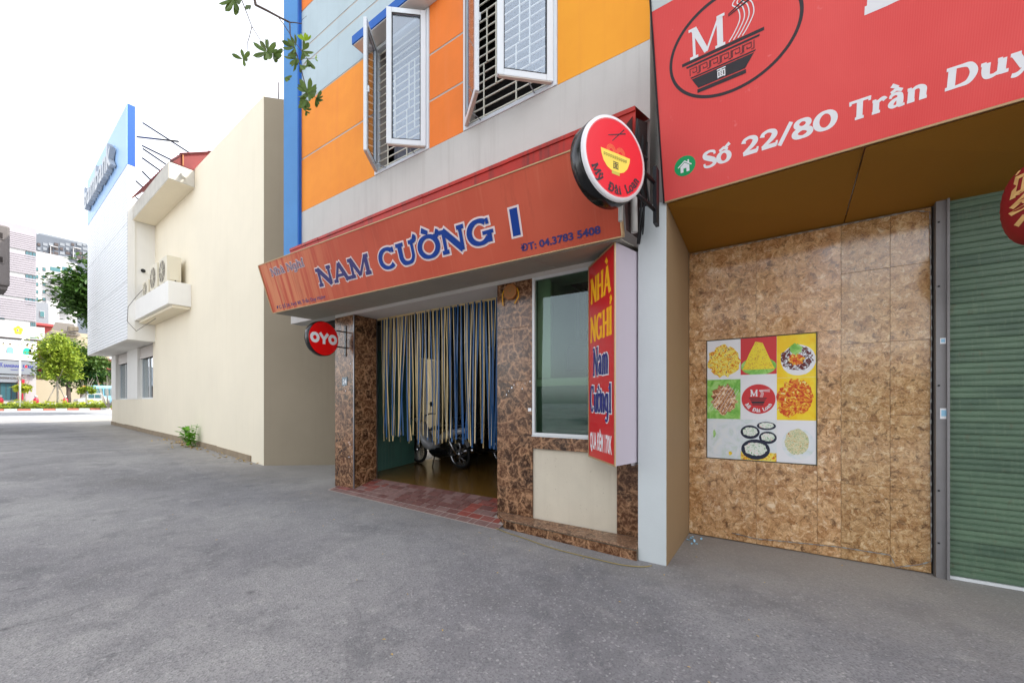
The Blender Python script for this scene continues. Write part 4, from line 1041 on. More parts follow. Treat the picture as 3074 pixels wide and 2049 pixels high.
rbox('shutter_bottom_bar', 'alu_white', SHX0, SHX1, 4.88, 4.92, .004, .029)
rbox('shutter_backing', 'shutter_line', SHX0, SHX1, 4.93, 4.999, .0, 3.3)
# small printed stickers on the rail
for (x, z, w_, h_) in ((1.185, 2.03, .035, .05), (1.19, 1.41, .045, .09)):
    s_ = rbox('sticker', 'print_white', x-w_/2, x+w_/2, 4.857, 4.8595, z-h_/2, z+h_/2)
    rbox('sticker_print', 'sticker_blue', x-w_/3, x+w_/3, 4.8560, 4.8568, z-h_/4, z+h_/3, parent=s_)

# ---------------- menu poster
po = thing('menu_poster', 'square menu poster of nine food photographs with a red oval logo in the middle', 'poster', loc=(-.16, 4.92, .89))
PF = Fr((-.645, 4.927, .892), (1, 0, 0), (0, 0, 1)); PW, PH = .974, 1.3
MB().fbox(PF, 0, PW, 0, PH, 0, .004).build('sheet', 'print_white', po)
m = MB(); m.fbox(PF, -.006, 0, -.006, PH+.006, .0, .012); m.fbox(PF, PW, PW+.006, -.006, PH+.006, .0, .012); m.fbox(PF, 0, PW, -.006, 0, .0, .0115); m.fbox(PF, 0, PW, PH, PH+.006, .0, .0115); m.build('frame', 'shutter_line', po)
def food(name, stops, scale, dist=1.5, wave=0.0, rough=.35):
    t = NT(name); p = t.pos()
    n = t.noise(p, scale, 5, .6, dist); t.l(t.ramp(n, stops), t.b.inputs['Base Color']); t.b.inputs['Roughness'].default_value = rough; return t.m
Y_ = lin(246, 222, 50); R1 = lin(184, 40, 24); OR = lin(232, 140, 40); WH = lin(232, 234, 240); GR = lin(120, 180, 60); DK = lin(60, 34, 34); BR = lin(150, 90, 50)
food('food_noodle', [(.3, R1), (.42, OR), (.5, Y_), (.6, lin(250, 240, 150)), (.64, lin(130, 30, 20))], 17, 3)
food('food_tower', [(.3, lin(220, 60, 30)), (.36, lin(240, 220, 60)), (.55, Y_), (.62, lin(190, 70, 30)), (.68, lin(224, 236, 120))], 20, 4)
food('food_dark', [(.32, DK), (.44, lin(120, 20, 20)), (.52, DK), (.56, WH), (.75, WH)], 26, 2)
food('food_skewer', [(.3, lin(80, 40, 30)), (.42, BR), (.54, lin(216, 160, 110)), (.62, lin(250, 230, 196))], 24, 1)
food('food_wing', [(.3, R1), (.42, lin(214, 60, 20)), (.52, OR), (.62, Y_), (.7, WH)], 20, 2)
food('food_green', [(.3, lin(90, 170, 50)), (.5, lin(150, 210, 100)), (.7, lin(200, 230, 160))], 10, 1)
food('food_white', [(.35, lin(214, 226, 220)), (.5, lin(228, 234, 238)), (.7, lin(238, 240, 236))], 9, 1)
food('food_rice', [(.3, lin(190, 60, 40)), (.38, lin(206, 190, 120)), (.5, lin(240, 232, 200)), (.62, lin(120, 160, 70)), (.66, lin(244, 240, 220))], 70, 1)
food('food_yellow_bg', [(.4, lin(250, 206, 20)), (.6, lin(254, 226, 60))], 6, .5)
food('food_bowl_fill', [(.35, lin(60, 150, 60)), (.45, lin(226, 236, 220)), (.6, lin(244, 244, 240)), (.7, lin(220, 80, 40))], 40, 2)
plain('bowl_blue', lin(34, 40, 62), .3); plain('logo_red', lin(212, 52, 56), .4)
cw, ch_ = PW/3, PH/3
def cell(i, j, mat): MB().fbox(PF, i*cw+.001, (i+1)*cw-.001, PH-(j+1)*ch_+.001, PH-j*ch_-.001, .0045, .0055).build('photo', mat, po)
def blob(i, j, mat, cx_, cy_, rx, ry, h, jag=.12, seed=0, n=34):
    q = random.Random(seed+i*7+j*31); m = MB()
    m.poly(PF, [((i+cx_)*cw+rx*cw*math.cos(a)*(1+q.uniform(-jag, jag)), PH-(j+1)*ch_+cy_*ch_+ry*ch_*math.sin(a)*(1+q.uniform(-jag, jag))) for a in [2*math.pi*k/n for k in range(n)]], h)
    m.build('photo_detail', mat, po)
cell(0, 0, 'print_white'); blob(0, 0, 'food_noodle', .5, .46, .47, .38, .006, .16)
cell(1, 0, 'logo_red'); blob(1, 0, 'food_green', .5, .3, .49, .22, .006, .03); 
m = MB(); m.poly(PF, [(cw*1.05, PH-ch_*.78), (cw*1.95, PH-ch_*.78), (cw*1.8, PH-ch_*.5), (cw*1.62, PH-ch_*.14), (cw*1.42, PH-ch_*.1), (cw*1.24, PH-ch_*.4)], .0064); m.build('photo_detail', 'food_tower', po)
MB().fbox(PF, cw+.001, 2*cw-.001, PH-ch_+.001, PH-ch_*.9, .0062, .0068).build('photo_detail', 'print_white', po)
cell(2, 0, 'food_yellow_bg'); blob(2, 0, 'print_white', .55, .4, .44, .36, .006, .02); blob(2, 0, 'food_dark', .52, .44, .4, .3, .0066, .12); blob(2, 0, 'food_green', .5, .66, .16, .13, .0072, .25, 5); blob(2, 0, 'food_wing', .5, .42, .2, .14, .007, .2, 9)
cell(0, 1, 'food_green'); blob(0, 1, 'food_skewer', .52, .5, .38, .36, .006, .16)
m = MB()
for k in range(6): m.ribbon(PF, [((.05+.1*k)*cw, PH-ch_*(1.75+.02*k), .003), ((.55+.08*k)*cw, PH-ch_*(1.12+.03*k), .003)], .0068+.0001*k)
m.build('photo_detail', 'print_white', po)
cell(1, 1, 'print_white')
cell(2, 1, 'food_yellow_bg'); blob(2, 1, 'food_wing', .5, .55, .47, .4, .006, .14); blob(2, 1, 'food_wing', .3, .3, .28, .22, .0064, .14, 3)
cell(0, 2, 'food_white'); blob(0, 2, 'food_white', .5, .45, .46, .42, .006, .05); blob(0, 2, 'food_green', .22, .62, .04, .1, .0066, .3); blob(0, 2, 'food_yellow_bg', .7, .14, .05, .05, .0068, .3)
cell(1, 2, 'food_white')
MB().fbox(PF, cw+.002, 2*cw-.002, PH-3*ch_+.002, PH-3*ch_+.09, .0058, .0062).build('photo_detail', 'food_noodle', po)
for (cx_, cy_, r_) in ((.72, .88, .26), (.27, .72, .27), (.82, .6, .24), (.42, .3, .4)):
    blob(1, 2, 'bowl_blue', cx_ if cx_+r_ < 1 else 1-r_, cy_-.03, r_, r_*.62 if cy_ < .85 else .1, .0066+.0004*(1-cy_), .0); blob(1, 2, 'food_bowl_fill', cx_ if cx_+r_ < 1 else 1-r_, cy_-.02, r_*.78, r_*.4 if cy_ < .85 else .07, .0072+.0004*(1-cy_), .08)
cell(2, 2, 'print_white'); blob(2, 2, 'food_white', .55, .45, .42, .36, .006, .0); blob(2, 2, 'food_rice', .52, .5, .31, .3, .0066, .06)
def mini_logo(fr, cx_, cy_, rx, ry, parent, fg, bgm, dark, h):
    MB().disc(fr, cx_, cy_, rx, ry, h, 48).build('logo_oval', bgm, parent)
    mb = MB(); put_pen(mb, fr, 'M', cx_-rx*.47, cy_+ry*.18, ry*.46, rx*.44, .2, .1, h+.0006); mb.build('letter', fg, parent); mb = MB()
    for k in range(3): mb.ribbon(fr, cr([(cx_+rx*(.1+.07*k), cy_+ry*.12, rx*.025), (cx_+rx*(.18+.06*k), cy_+ry*.38, rx*.025), (cx_+rx*(.06+.07*k), cy_+ry*.58, rx*.025)], 4), h+.0008+.0001*k)
    for k in range(2): mb.ribbon(fr, [(cx_+rx*.05, cy_+ry*(.55+.04*k), rx*.03), (cx_+rx*.68, cy_+ry*(.5+.12*k), rx*.04)], h+.0013+.0001*k)
    rt_ = rx*.86
    def wp(x, y): a = -math.pi/2+(x-cx_)/rt_; r = 1-y/ry*.95; return cx_+rx*.93*r*math.cos(a)*1.0, cy_+ry*.93*r*math.sin(a)
    for w_, x0 in (('Mì', -.98), ('Đài', -.38), ('Loan', .3)): m5 = MB(); put_pen(m5, fr, w_, cx_+rx*x0, ry*.05, ry*.29, rx*(.4 if w_ == 'Mì' else .52 if w_ == 'Đài' else .7), .2, .13, h+.0016, warp=wp); m5.build('word', fg, parent)
    mb.build('noodle_print', fg, parent)
    mb = MB()
    mb.poly(fr, [(cx_-rx*.55, cy_+ry*.08), (cx_-rx*.55, cy_+ry*.02), (cx_+rx*.5, cy_+ry*.02), (cx_+rx*.5, cy_+ry*.08)], h+.0007)
    mb.poly(fr, [(cx_-rx*.48, cy_-ry*.02), (cx_-rx*.46, cy_-ry*.08), (cx_+rx*.42, cy_-ry*.08), (cx_+rx*.44, cy_-ry*.02)], h+.0008)
    mb.poly(fr, [(cx_-rx*.44, cy_-ry*.14), (cx_-rx*.36, cy_-ry*.3), (cx_+rx*.32, cy_-ry*.3), (cx_+rx*.4, cy_-ry*.14)], h+.0009)
    mb.poly(fr, [(cx_-rx*.34, cy_-ry*.34), (cx_-rx*.34, cy_-ry*.41), (cx_+rx*.3, cy_-ry*.41), (cx_+rx*.3, cy_-ry*.34)], h+.001)
    mb.build('bowl_print', dark, parent)
mini_logo(PF, cw*1.5, PH-ch_*1.5, cw*.47, ch_*.36, po, 'print_white', 'logo_red', 'print_charcoal', .006)

# ---------------- string of small LED modules round the tiles
ls = thing('light_string', 'string of small white light modules along the edges of the tiled wall', 'light string', loc=(.5, 4.91, .05))
path = [(-.8, 4.912, 3.195), (.5, 4.912, 3.203), (1.02, 4.912, 3.205), (1.118, 4.91, 3.17), (1.127, 4.91, 2.2), (1.122, 4.91, 1.2), (1.127, 4.91, .12), (1.05, 4.905, .075), (.9, 4.9, .02), (.86, 4.905, .12), (.5, 4.91, .12), (-.18, 4.91, .07), (-.4, 4.912, .09)]
MB().tube(path, .0035, 5).build('wire', 'rail_grey', ls)
m = MB()
for a, b in zip(path, path[1:]):
    a, b = Vector(a), Vector(b); L = (b-a).length; n_ = max(1, int(L/.085))
    for k in range(n_):
        c = a.lerp(b, (k+.5)/n_); d = (b-a).normalized()
        m.bar(c-d*.016, c+d*.016, .009, .008, (0, -1, 0))
o = m.build('light_module', 'led_white', ls); o['kind'] = 'stuff'

# ---------------- big red signboard of the restaurant
bs = thing('shop_signboard', 'large leaning red signboard with noodle bowl logo and white street address', 'sign', loc=(1.5, 3.6, 3.34))
RS = Fr((-.85, 3.80, 3.345), (1, 0, .021), (0, -.46, 1.395))
RW = 5.2; RH = 1.95
MB().fbox(RS, 0, RW, 0, 1.44, -.05, 0).build('face_panel', 'sign_red_sheet', bs)
MB().fbox(RS, 0, RW, 1.441, RH, -.05, 0).build('top_band', 'column_white', bs)
MB().fbox(RS, -.014, -.001, -.01, RH, -.06, .008).build('side_trim', 'black_metal', bs); MB().fbox(RS, RW+.001, RW+.02, -.01, RH, -.06, .008).build('side_trim', 'black_metal', bs)
m = MB(); m.fbox(RS, 0, RW, -.014, -.001, -.055, .008); m.build('bottom_trim', 'trim_brass', bs)
m = MB(); m.box(-.84, 4.3, 3.93, 3.995, 3.50, 3.54); m.box(-.84, 4.3, 3.55, 3.59, 4.6, 4.64)
for x in (-.8, 1.0, 2.8, 4.2): m.bar((x, 3.6, 4.66), (x, 3.99, 4.66), .03)
m.build('support_frame', 'black_metal', bs)
words(RS, bs, [('Số', .325, .165, .125, .215), ('22/80', .61, .168, .125, .615), ('Trần', 1.285, .17, .125, .41), ('Duy', 1.765, .172, .125, .40), ('Hưng', 2.32, .172, .125, .52)], 'print_white', w=.25, t=.11)
words(RS, bs, [('ĐÀI', 1.33, .785, .42, .9), ('LOAN', 2.4, .785, .42, 1.5)], 'print_white', w=.26, t=.1)
# house mark
MB().disc(RS, .184, .236, .086, .078, .0012, 40).build('house_disc', 'print_green', bs)
mb = MB(); hx, hy = .184, .228
mb.poly(RS, [(hx-.036, hy-.04), (hx-.012, hy-.04), (hx-.012, hy-.01), (hx+.012, hy-.01), (hx+.012, hy-.04), (hx+.036, hy-.04), (hx+.036, hy+.008), (hx, hy+.034), (hx-.036, hy+.008)], .0022)
mb.ribbon(RS, [(hx-.055, hy+.006, .009), (hx, hy+.046, .009), (hx+.055, hy+.006, .009)], .0024); mb.poly(RS, [(hx+.024, hy+.032), (hx+.036, hy+.024), (hx+.036, hy+.05), (hx+.024, hy+.05)], .0026)
mb.build('house_mark', 'print_white', bs)
# oval logo
MB().ring(RS, .56, .985, .453, .338, .022, .0012, 96).build('logo_ring', 'print_charcoal', bs)
words(RS, bs, [('M', .265, .985, .205, .26)], 'print_white', .0014, .19, .07)
mb = MB()
for k in range(4):
    x0 = .575+.03*k
    mb.ribbon(RS, cr([(x0-.03, .99, .0075), (x0+.005, 1.03, .0075), (x0+.045, 1.1, .0075), (x0+.035, 1.17, .0075), (x0+.0, 1.21, .0075), (x0+.015, 1.235, .0075)], 6), .0014+.0003*k)
mb.build('noodle_print', 'print_white', bs)
mb = MB()
mb.ribbon(RS, [(.545, 1.155, .006), (.82, 1.235, .02), (.95, 1.27, .026)], .0028); mb.ribbon(RS, [(.545, 1.165, .006), (.82, 1.285, .02), (.93, 1.33, .026)], .0031); mb.build('chopstick_print', 'print_charcoal', bs)
mb = MB()
for (xa, xb, xc, xd, ya, yb, h) in ((.205, .775, .775, .205, .962, .984, .0014), (.235, .748, .745, .238, .938, .952, .0016), (.262, .722, .716, .268, .856, .866, .0018), (.31, .655, .655, .31, .738, .764, .0022)):
    mb.poly(RS, [(xd, ya), (xc, ya), (xb, yb), (xa, yb)], h)
mb.poly(RS, [(.318, .772), (.65, .772), (.71, .85), (.272, .85)], .002)
for k in range(6):
    x0 = .262+.076*k; y0 = .878; s_ = 1 if k % 2 else 1
    mb.ribbon(RS, [(x0, y0, .005), (x0, y0+.045, .005), (x0+.05, y0+.045, .005), (x0+.05, y0+.014, .005), (x0+.022, y0+.014, .005), (x0+.022, y0+.028, .005)], .0024+.0002*k)
    mb.ribbon(RS, [(x0+.05, y0, .005), (x0+.068, y0, .005), (x0+.068, y0+.05, .005)], .0036+.0002*k)
mb.build('bowl_print', 'print_charcoal', bs)
mb = MB(); put_text(mb, RS, '面', .487, .787, .05, .062, .02, .0045, 'C'); mb.build('lettering', 'print_white', bs)

# ---------------- paper lantern under the soffit
la = thing('paper_lantern', 'red paper lantern with gold characters hanging before the green shutter', 'lantern', loc=(1.455, 4.0, 2.5))
lc = Vector((1.455, 4.0, 2.79)); LRX, LRZ = .205, .265
prof = []
for k in range(31):
    a = -math.pi/2*.93+math.pi*.93*k/30; r = LRX*math.cos(a)**.62*(1+.012*(k % 2)); prof.append((r, LRZ*math.sin(a)))
m = MB(); m.lathe(prof, lc, (0, 0, 1), 40); m.build('shade', 'lantern_red', la)
m = MB(); m.lathe([(0, .262), (.075, .262), (.08, .275), (.075, .29), (0, .29)], lc, (0, 0, 1), 24); m.lathe([(0, -.285), (.07, -.285), (.075, -.27), (.07, -.255), (0, -.255)], lc, (0, 0, 1), 24); m.build('cap', 'rubber', la)
m = MB(); m.tube([lc+Vector((0, 0, .28)), lc+Vector((0, 0, .56))], .004, 5); m.build('cord', 'rubber', la)
m = MB()
for k in range(14):
    a = k*math.pi/7; m.tube([lc+Vector((.035*math.cos(a), .035*math.sin(a), -.285)), lc+Vector((.045*math.cos(a), .045*math.sin(a), -.40+.01*(k % 3)))], .004, 4)
m.build('tassel', 'tassel', la)
class LanternFr:
    def __init__(s, a0): s.a0 = a0
    def __call__(s, x, y, h=0):
        z = max(-.96, min(.96, y/LRZ)); r = LRX*max(.05, math.cos(math.asin(z)))**.62+.004+h
        a = s.a0+x/LRX; return lc+Vector((r*math.cos(a), r*math.sin(a), y))
    n = Vector((0, -1, 0))
LF = LanternFr(R_(-128))
def grid_text(chs):
    for c_, y in chs: mb = MB(); put_text(mb, LF, c_, 0, y, .15, .25, .03, .002, 'C'); mb.build('character', 'lantern_gold', la)
grid_text((('面', .045), ('条', -.145)))

# ================================================================ bank building on the left
paint('cream_wall', lin(239, 229, 206), .035, .6, .8, streak=.16, dirt=lin(214, 200, 170), bump=.1)
paint('cream_white', lin(236, 234, 228), .03, .8, .7, streak=.1, dirt=lin(200, 196, 186))
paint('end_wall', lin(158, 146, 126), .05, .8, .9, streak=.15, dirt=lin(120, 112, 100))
paint('concrete_raw', lin(196, 192, 182), .1, 3, .9, streak=.3, dirt=lin(130, 124, 114))
paint('plinth', lin(150, 134, 112), .15, 4, .95, spots=.3)
paint('roof_tin', lin(116, 34, 32), .1, 2, .6)
t = NT('perforated'); p = t.pos()
wv = t.n('ShaderNodeTexWave', bands_direction='Z'); wv.inputs['Scale'].default_value = 2.6; wv.inputs['Distortion'].default_value = 1.2; wv.inputs['Detail'].default_value = 1; wv.inputs['Detail Scale'].default_value = .6; t.l(p, wv.inputs['Vector'])
t.l(t.ramp(wv.outputs['Fac'], [(.25, lin(206, 210, 213)), (.5, lin(234, 237, 239))]), t.b.inputs['Base Color']); t.b.inputs['Roughness'].default_value = .45; t.bump(wv.outputs['Fac'], .4, .03)
plain('bank_blue', lin(0, 78, 196), .4); plain('bank_sky', lin(150, 190, 236), .4); plain('letter_grey', lin(178, 182, 186), .4)
plain('ac_ivory', lin(222, 214, 192), .45); plain('ac_dark', lin(70, 62, 54), .7); plain('shutter_white', lin(206, 198, 190), .5)
glass('glass_bank', (.55, .66, .62, 1), .0, .55)
bk = thing('bank_building', 'cream rendered bank building with ledges and shuttered windows along the alley', 'building', loc=(-18, 7, .1))
ux = Vector((.9989, -.047, 0)); BO = Vector((-27.29, 5.3135, 0)); BF = Fr(BO, ux, (0, 0, 1)); BL = 17.31
bx = lambda s: BL-s                      # s metres from the near corner
def bfb(name, mat, s0, s1, z0, z1, h0, h1, parent=None, bevel=0.0): return MB().fbox(BF, bx(s1), bx(s0), z0, z1, h0, h1).build(name, mat, parent or bk, bevel=bevel)
bfb('wall', 'cream_wall', 0, 9.4, -.1, 8.7, -.25, 0)
bfb('wall', 'cream_wall', 9.401, 17.31, -.1, 1.66, -.25, -.001)
bfb('wall', 'cream_wall', 9.401, 9.72, 1.661, 3.8, -.25, -.001)
bfb('pier', 'cream_white', 12.05, 13.9, 1.661, 3.8, -.25, .02)
bfb('pier', 'cream_white', 16.3, 17.31, 1.661, 3.8, -.25, .02)
bfb('wall', 'cream_white', 9.401, 17.31, 3.801, 8.7, -.25, -.002)
bfb('projecting_bay', 'cream_white', 9.40, 17.4, 3.79, 8.5, .0, .555)
bfb('roof_slab', 'concrete_raw', 0.3, 17.3, 7.9, 8.0, -9, -.26)
bfb('back_wall', 'cream_wall', 0.3, 17.3, -.1, 8.0, -9.3, -9.01)
# end wall facing the guesthouse
e = Vector((.695, .719, 0)); c0 = Vector((-10.0, 4.5, 0)); n2 = Vector((-.719, .695, 0))
pts = [c0+e*.004, c0+e*3.4, c0+e*3.4+n2*.25, c0+e*.3+n2*.25]
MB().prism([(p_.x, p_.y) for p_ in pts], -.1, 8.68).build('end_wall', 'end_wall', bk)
for k, (dd, hh) in enumerate(((.28, .45), (.52, .5), (.68, .26))):
    q = c0+e*dd+n2*.1; MB().tube([(q.x, q.y, 8.6), (q.x+.01, q.y, 8.68+hh)], .012, 6).build('rebar', 'flashing_end', bk)
# plinth in broken lengths
rr = random.Random(9); s = .7
while s < 17.2:
    l_ = rr.uniform(1.6, 3.2); e_ = min(17.3, s+l_); g0 = gz(-10-s); g1 = gz(-10-e_)
    m = MB(); th = rr.uniform(.02, .035); hh = .16+rr.uniform(-.015, .015)
    P = lambda s_, z, h: BF(bx(s_), z, h)
    m.v = [P(s, g0-.1, .001), P(e_, g1-.1, .001), P(e_, g1+hh, .001), P(s, g0+hh, .001), P(s, g0-.1, th), P(e_, g1-.1, th), P(e_, g1+hh, th), P(s, g0+hh, th)]
    m.f = [(4, 7, 6, 5), (3, 2, 6, 7), (0, 3, 7, 4), (1, 5, 6, 2)]; m.sm = [False]*4; m.build('plinth', 'plinth', bk); s = e_+.004
# ledges
up = bfb('ledge', 'concrete_raw', 4.9, 9.39, 8.13, 8.63, .001, .63, bevel=.01)
bfb('ledge_soffit', 'cream_wall', 4.92, 9.38, 8.118, 8.129, .002, .62, parent=up)
MB().tube([BF(bx(5.05), 8.45, .3), BF(bx(4.8), 8.35, .3), BF(bx(4.7), 8.2, .32)], .05, 10).build('spout', 'concrete_raw', up)
lo = bfb('ledge', 'cream_white', 5.23, 9.39, 4.50, 5.2, .001, .565, bevel=.01)
bfb('ledge_soffit', 'cream_wall', 5.3, 9.38, 4.42, 4.499, .002, .45, parent=lo)
# lean-to tin roof over the ledge, with its closed gable
rp_ = [(4.20, 8.66), (4.42, 8.98), (5.13, 9.42), (6.2, 9.95)]
m = MB(); m.ngon([(-14.92, a, b) for a, b in rp_]+[(-14.92, 6.2, 8.66)]); m.build('roof_gable', 'roof_tin', bk)
m = MB(); n_ = 40
for k in range(n_):
    xa, xb = -14.86-.1*k, -14.86-.1*(k+1); wa, wb = (.025, -.025) if k % 2 else (-.025, .025)
    for (ya, za), (yb, zb) in zip(rp_, rp_[1:]): m.quad((xa, ya-.04, za+.03+wa), (xb, ya-.04, za+.03+wb), (xb, yb, zb+.03+wb), (xa, yb, zb+.03+wa))
m.build('tin_roof', 'roof_tin', bk)
MB().bar((-14.9, 4.44, 8.66), (-14.9, 4.44, 8.98), .03).build('roof_post', 'wood_plate', bk)
# windows with half lowered shutters
for (s0, s1) in ((9.73, 12.04), (13.91, 16.29)):
    w_ = MB(); f = .06
    w_.fbox(BF, bx(s1), bx(s1)+f, 1.662, 3.79, -.2, -.12); w_.fbox(BF, bx(s0)-f, bx(s0), 1.662, 3.79, -.2, -.12); w_.fbox(BF, bx(s1)+f, bx(s0)-f, 1.662, 1.72, -.2, -.121); w_.fbox(BF, bx((s0+s1)/2)-.03, bx((s0+s1)/2)+.03, 1.72, 3.3, -.2, -.122)
    wo = w_.build('window', 'alu_white', bk)
    MB().fbox(BF, bx(s1)+f, bx(s0)-f, 1.72, 3.4, -.165, -.155).build('glass', 'glass_bank', wo)
    for k in range(6): MB().fbox(BF, bx(s1)+.01, bx(s0)-.01, 3.32+.076*k, 3.32+.07+.076*k, -.11, -.06).build('shutter_slat', 'shutter_white', wo)
    MB().fbox(BF, bx(s1), bx(s0), 1.662, 3.79, -.26, -.25).build('room_dark', 'interior_dark', wo)
# small vent hole in the return and a loose cable over the ledge
MB().disc(Fr(Vector((-19.37, 4.75, 6.35)), (0, 1, 0), (0, 0, 1)), -.16, .0, .07, .07, .03, 20).build('vent_hole', 'rubber', bk)
m = MB(); m.tube([(-19.3, 4.6, 5.7), (-19.0, 4.3, 5.25), (-19.1, 4.13, 4.9), (-19.2, 4.13, 4.4), (-18.9, 4.3, 4.05), (-17.6, 4.5, 4.38)], .008, 6); m.build('cable', 'ac_dark', bk)

# signboard of the bank: a tall slab standing off the bay
bb = thing('bank_signboard', 'tall white perforated bank signboard with blue end and raised bank letters', 'sign', loc=(-23.5, 4.3, 3.78))
x0, x1 = bx(17.75), bx(9.36)
MB().fbox(BF, x0, x1, 3.79, 10.06, .56, .76).build('slab', 'cream_white', bb)
MB().fbox(BF, x0, x1, 10.061, 12.25, .56, .762).build('header', 'bank_blue', bb)
nx, nz = 4, 3
for i in range(nx):
    for j in range(nz):
        xa = x0+(x1-x0)*i/nx; xb = x0+(x1-x0)*(i+1)/nx; za = 3.8+6.25*j/nz; zb = 3.8+6.25*(j+1)/nz
        MB().fbox(BF, xa+.008, xb-.008, za+.008, zb-.008, .761, .775).build('perforated_panel', 'perforated', bb)
MB().fbox(BF, x0+.002, x1-.002, 10.07, 12.24, .763, .776).build('header_face', 'bank_sky', bb)
xx = x0+.55
for c_ in 'bambank':
    V_, F_, wd_, a_, b_ = tmesh(c_, .02); wl_ = wd_*1.05/.73*1.12
    mb = MB(); put_text(mb, BF, c_, xx, 10.62, 1.05, wl_, .02, .80, depth=.16); mb.build('letter', 'letter_grey', bb); xx += wl_+.12
m = MB()
for (a, b) in (((-19.4, 4.6, 11.8), (-16.6, 6.6, 9.6)), ((-20.2, 4.62, 11.6), (-17.9, 5.2, 10.9)), ((-19.5, 4.6, 11.0), (-17.4, 6.6, 9.7)), ((-19.5, 4.62, 10.9), (-18.6, 6.2, 9.8)), ((-19.5, 4.6, 10.55), (-18.9, 6.0, 9.6)), ((-19.6, 4.62, 10.1), (-19.6, 6.0, 8.9)), ((-20.4, 4.62, 10.0), (-20.3, 6, 8.9)), ((-21.2, 4.65, 9.8), (-21.2, 6, 8.8))):
    MB().tube([a, b], .028, 6).build('strut', 'black_metal', bb)

# air conditioners on the lower ledge
def ac_unit(label, s, z, wd=.88, ht=.9, dp=.36):
    O = BF(bx(s+wd), z, .12)
    a = thing('air_conditioner', label, 'air conditioner', 'air conditioners on the ledge', loc=O)
    fr = Fr(O, ux, (0, 0, 1))
    MB().fbox(fr, 0, wd, .06, ht, 0, dp).build('casing', 'ac_ivory', a, bevel=.012)
    m = MB()
    for x in (.12, wd-.2): m.fbox(fr, x, x+.08, 0, .06, -.02, dp+.03)
    m.build('foot', 'ac_dark', a)
    f2 = Fr(fr(0, 0, dp), ux, (0, 0, 1)); cx_, cy_, r = wd*.40, ht*.53, min(ht, wd)*.39
    MB().disc(f2, cx_, cy_, r, h=.002, n=36).build('fan_opening', 'ac_dark', a)
    g_ = MB()
    for k in range(8): g_.ring(f2, cx_, cy_, r*(1-.115*k), r*(1-.115*k), .012, .012+.0003*k, 36)
    for k in range(8): an = k*math.pi/4; g_.bar(f2(cx_, cy_, .008), f2(cx_+r*math.cos(an), cy_+r*math.sin(an), .008), .012, .006)
    g_.build('fan_grille', 'ac_ivory', a)
    MB().disc(f2, cx_, cy_, r*.22, h=.016, n=20).build('hub', 'ac_ivory', a)
    f3 = Fr(fr(wd, 0, dp), (0, 1, 0), (0, 0, 1))
    MB().fbox(f3, .05, dp-.06, .14, .4, .001, .04).build('valve_cover', 'ac_ivory', a, bevel=.008)
    MB().fbox(f3, .1, .22, ht-.16, ht-.1, .001, .004).build('label_plate', 'ac_dark', a)
    MB().tube([f3(.2, .14, .03), f3(.25, .02, .08), f3(.4, .0, .05)], .015, 6).build('pipe', 'ac_dark', a)
ac_unit('ivory air conditioner nearest the alley corner, first on the ledge', 5.75, 5.21)
ac_unit('ivory air conditioner in the middle of the three on the ledge', 6.85, 5.21)
ac_unit('smaller ivory air conditioner at the far end of the ledge', 8.25, 5.21, .8, .62, .3)

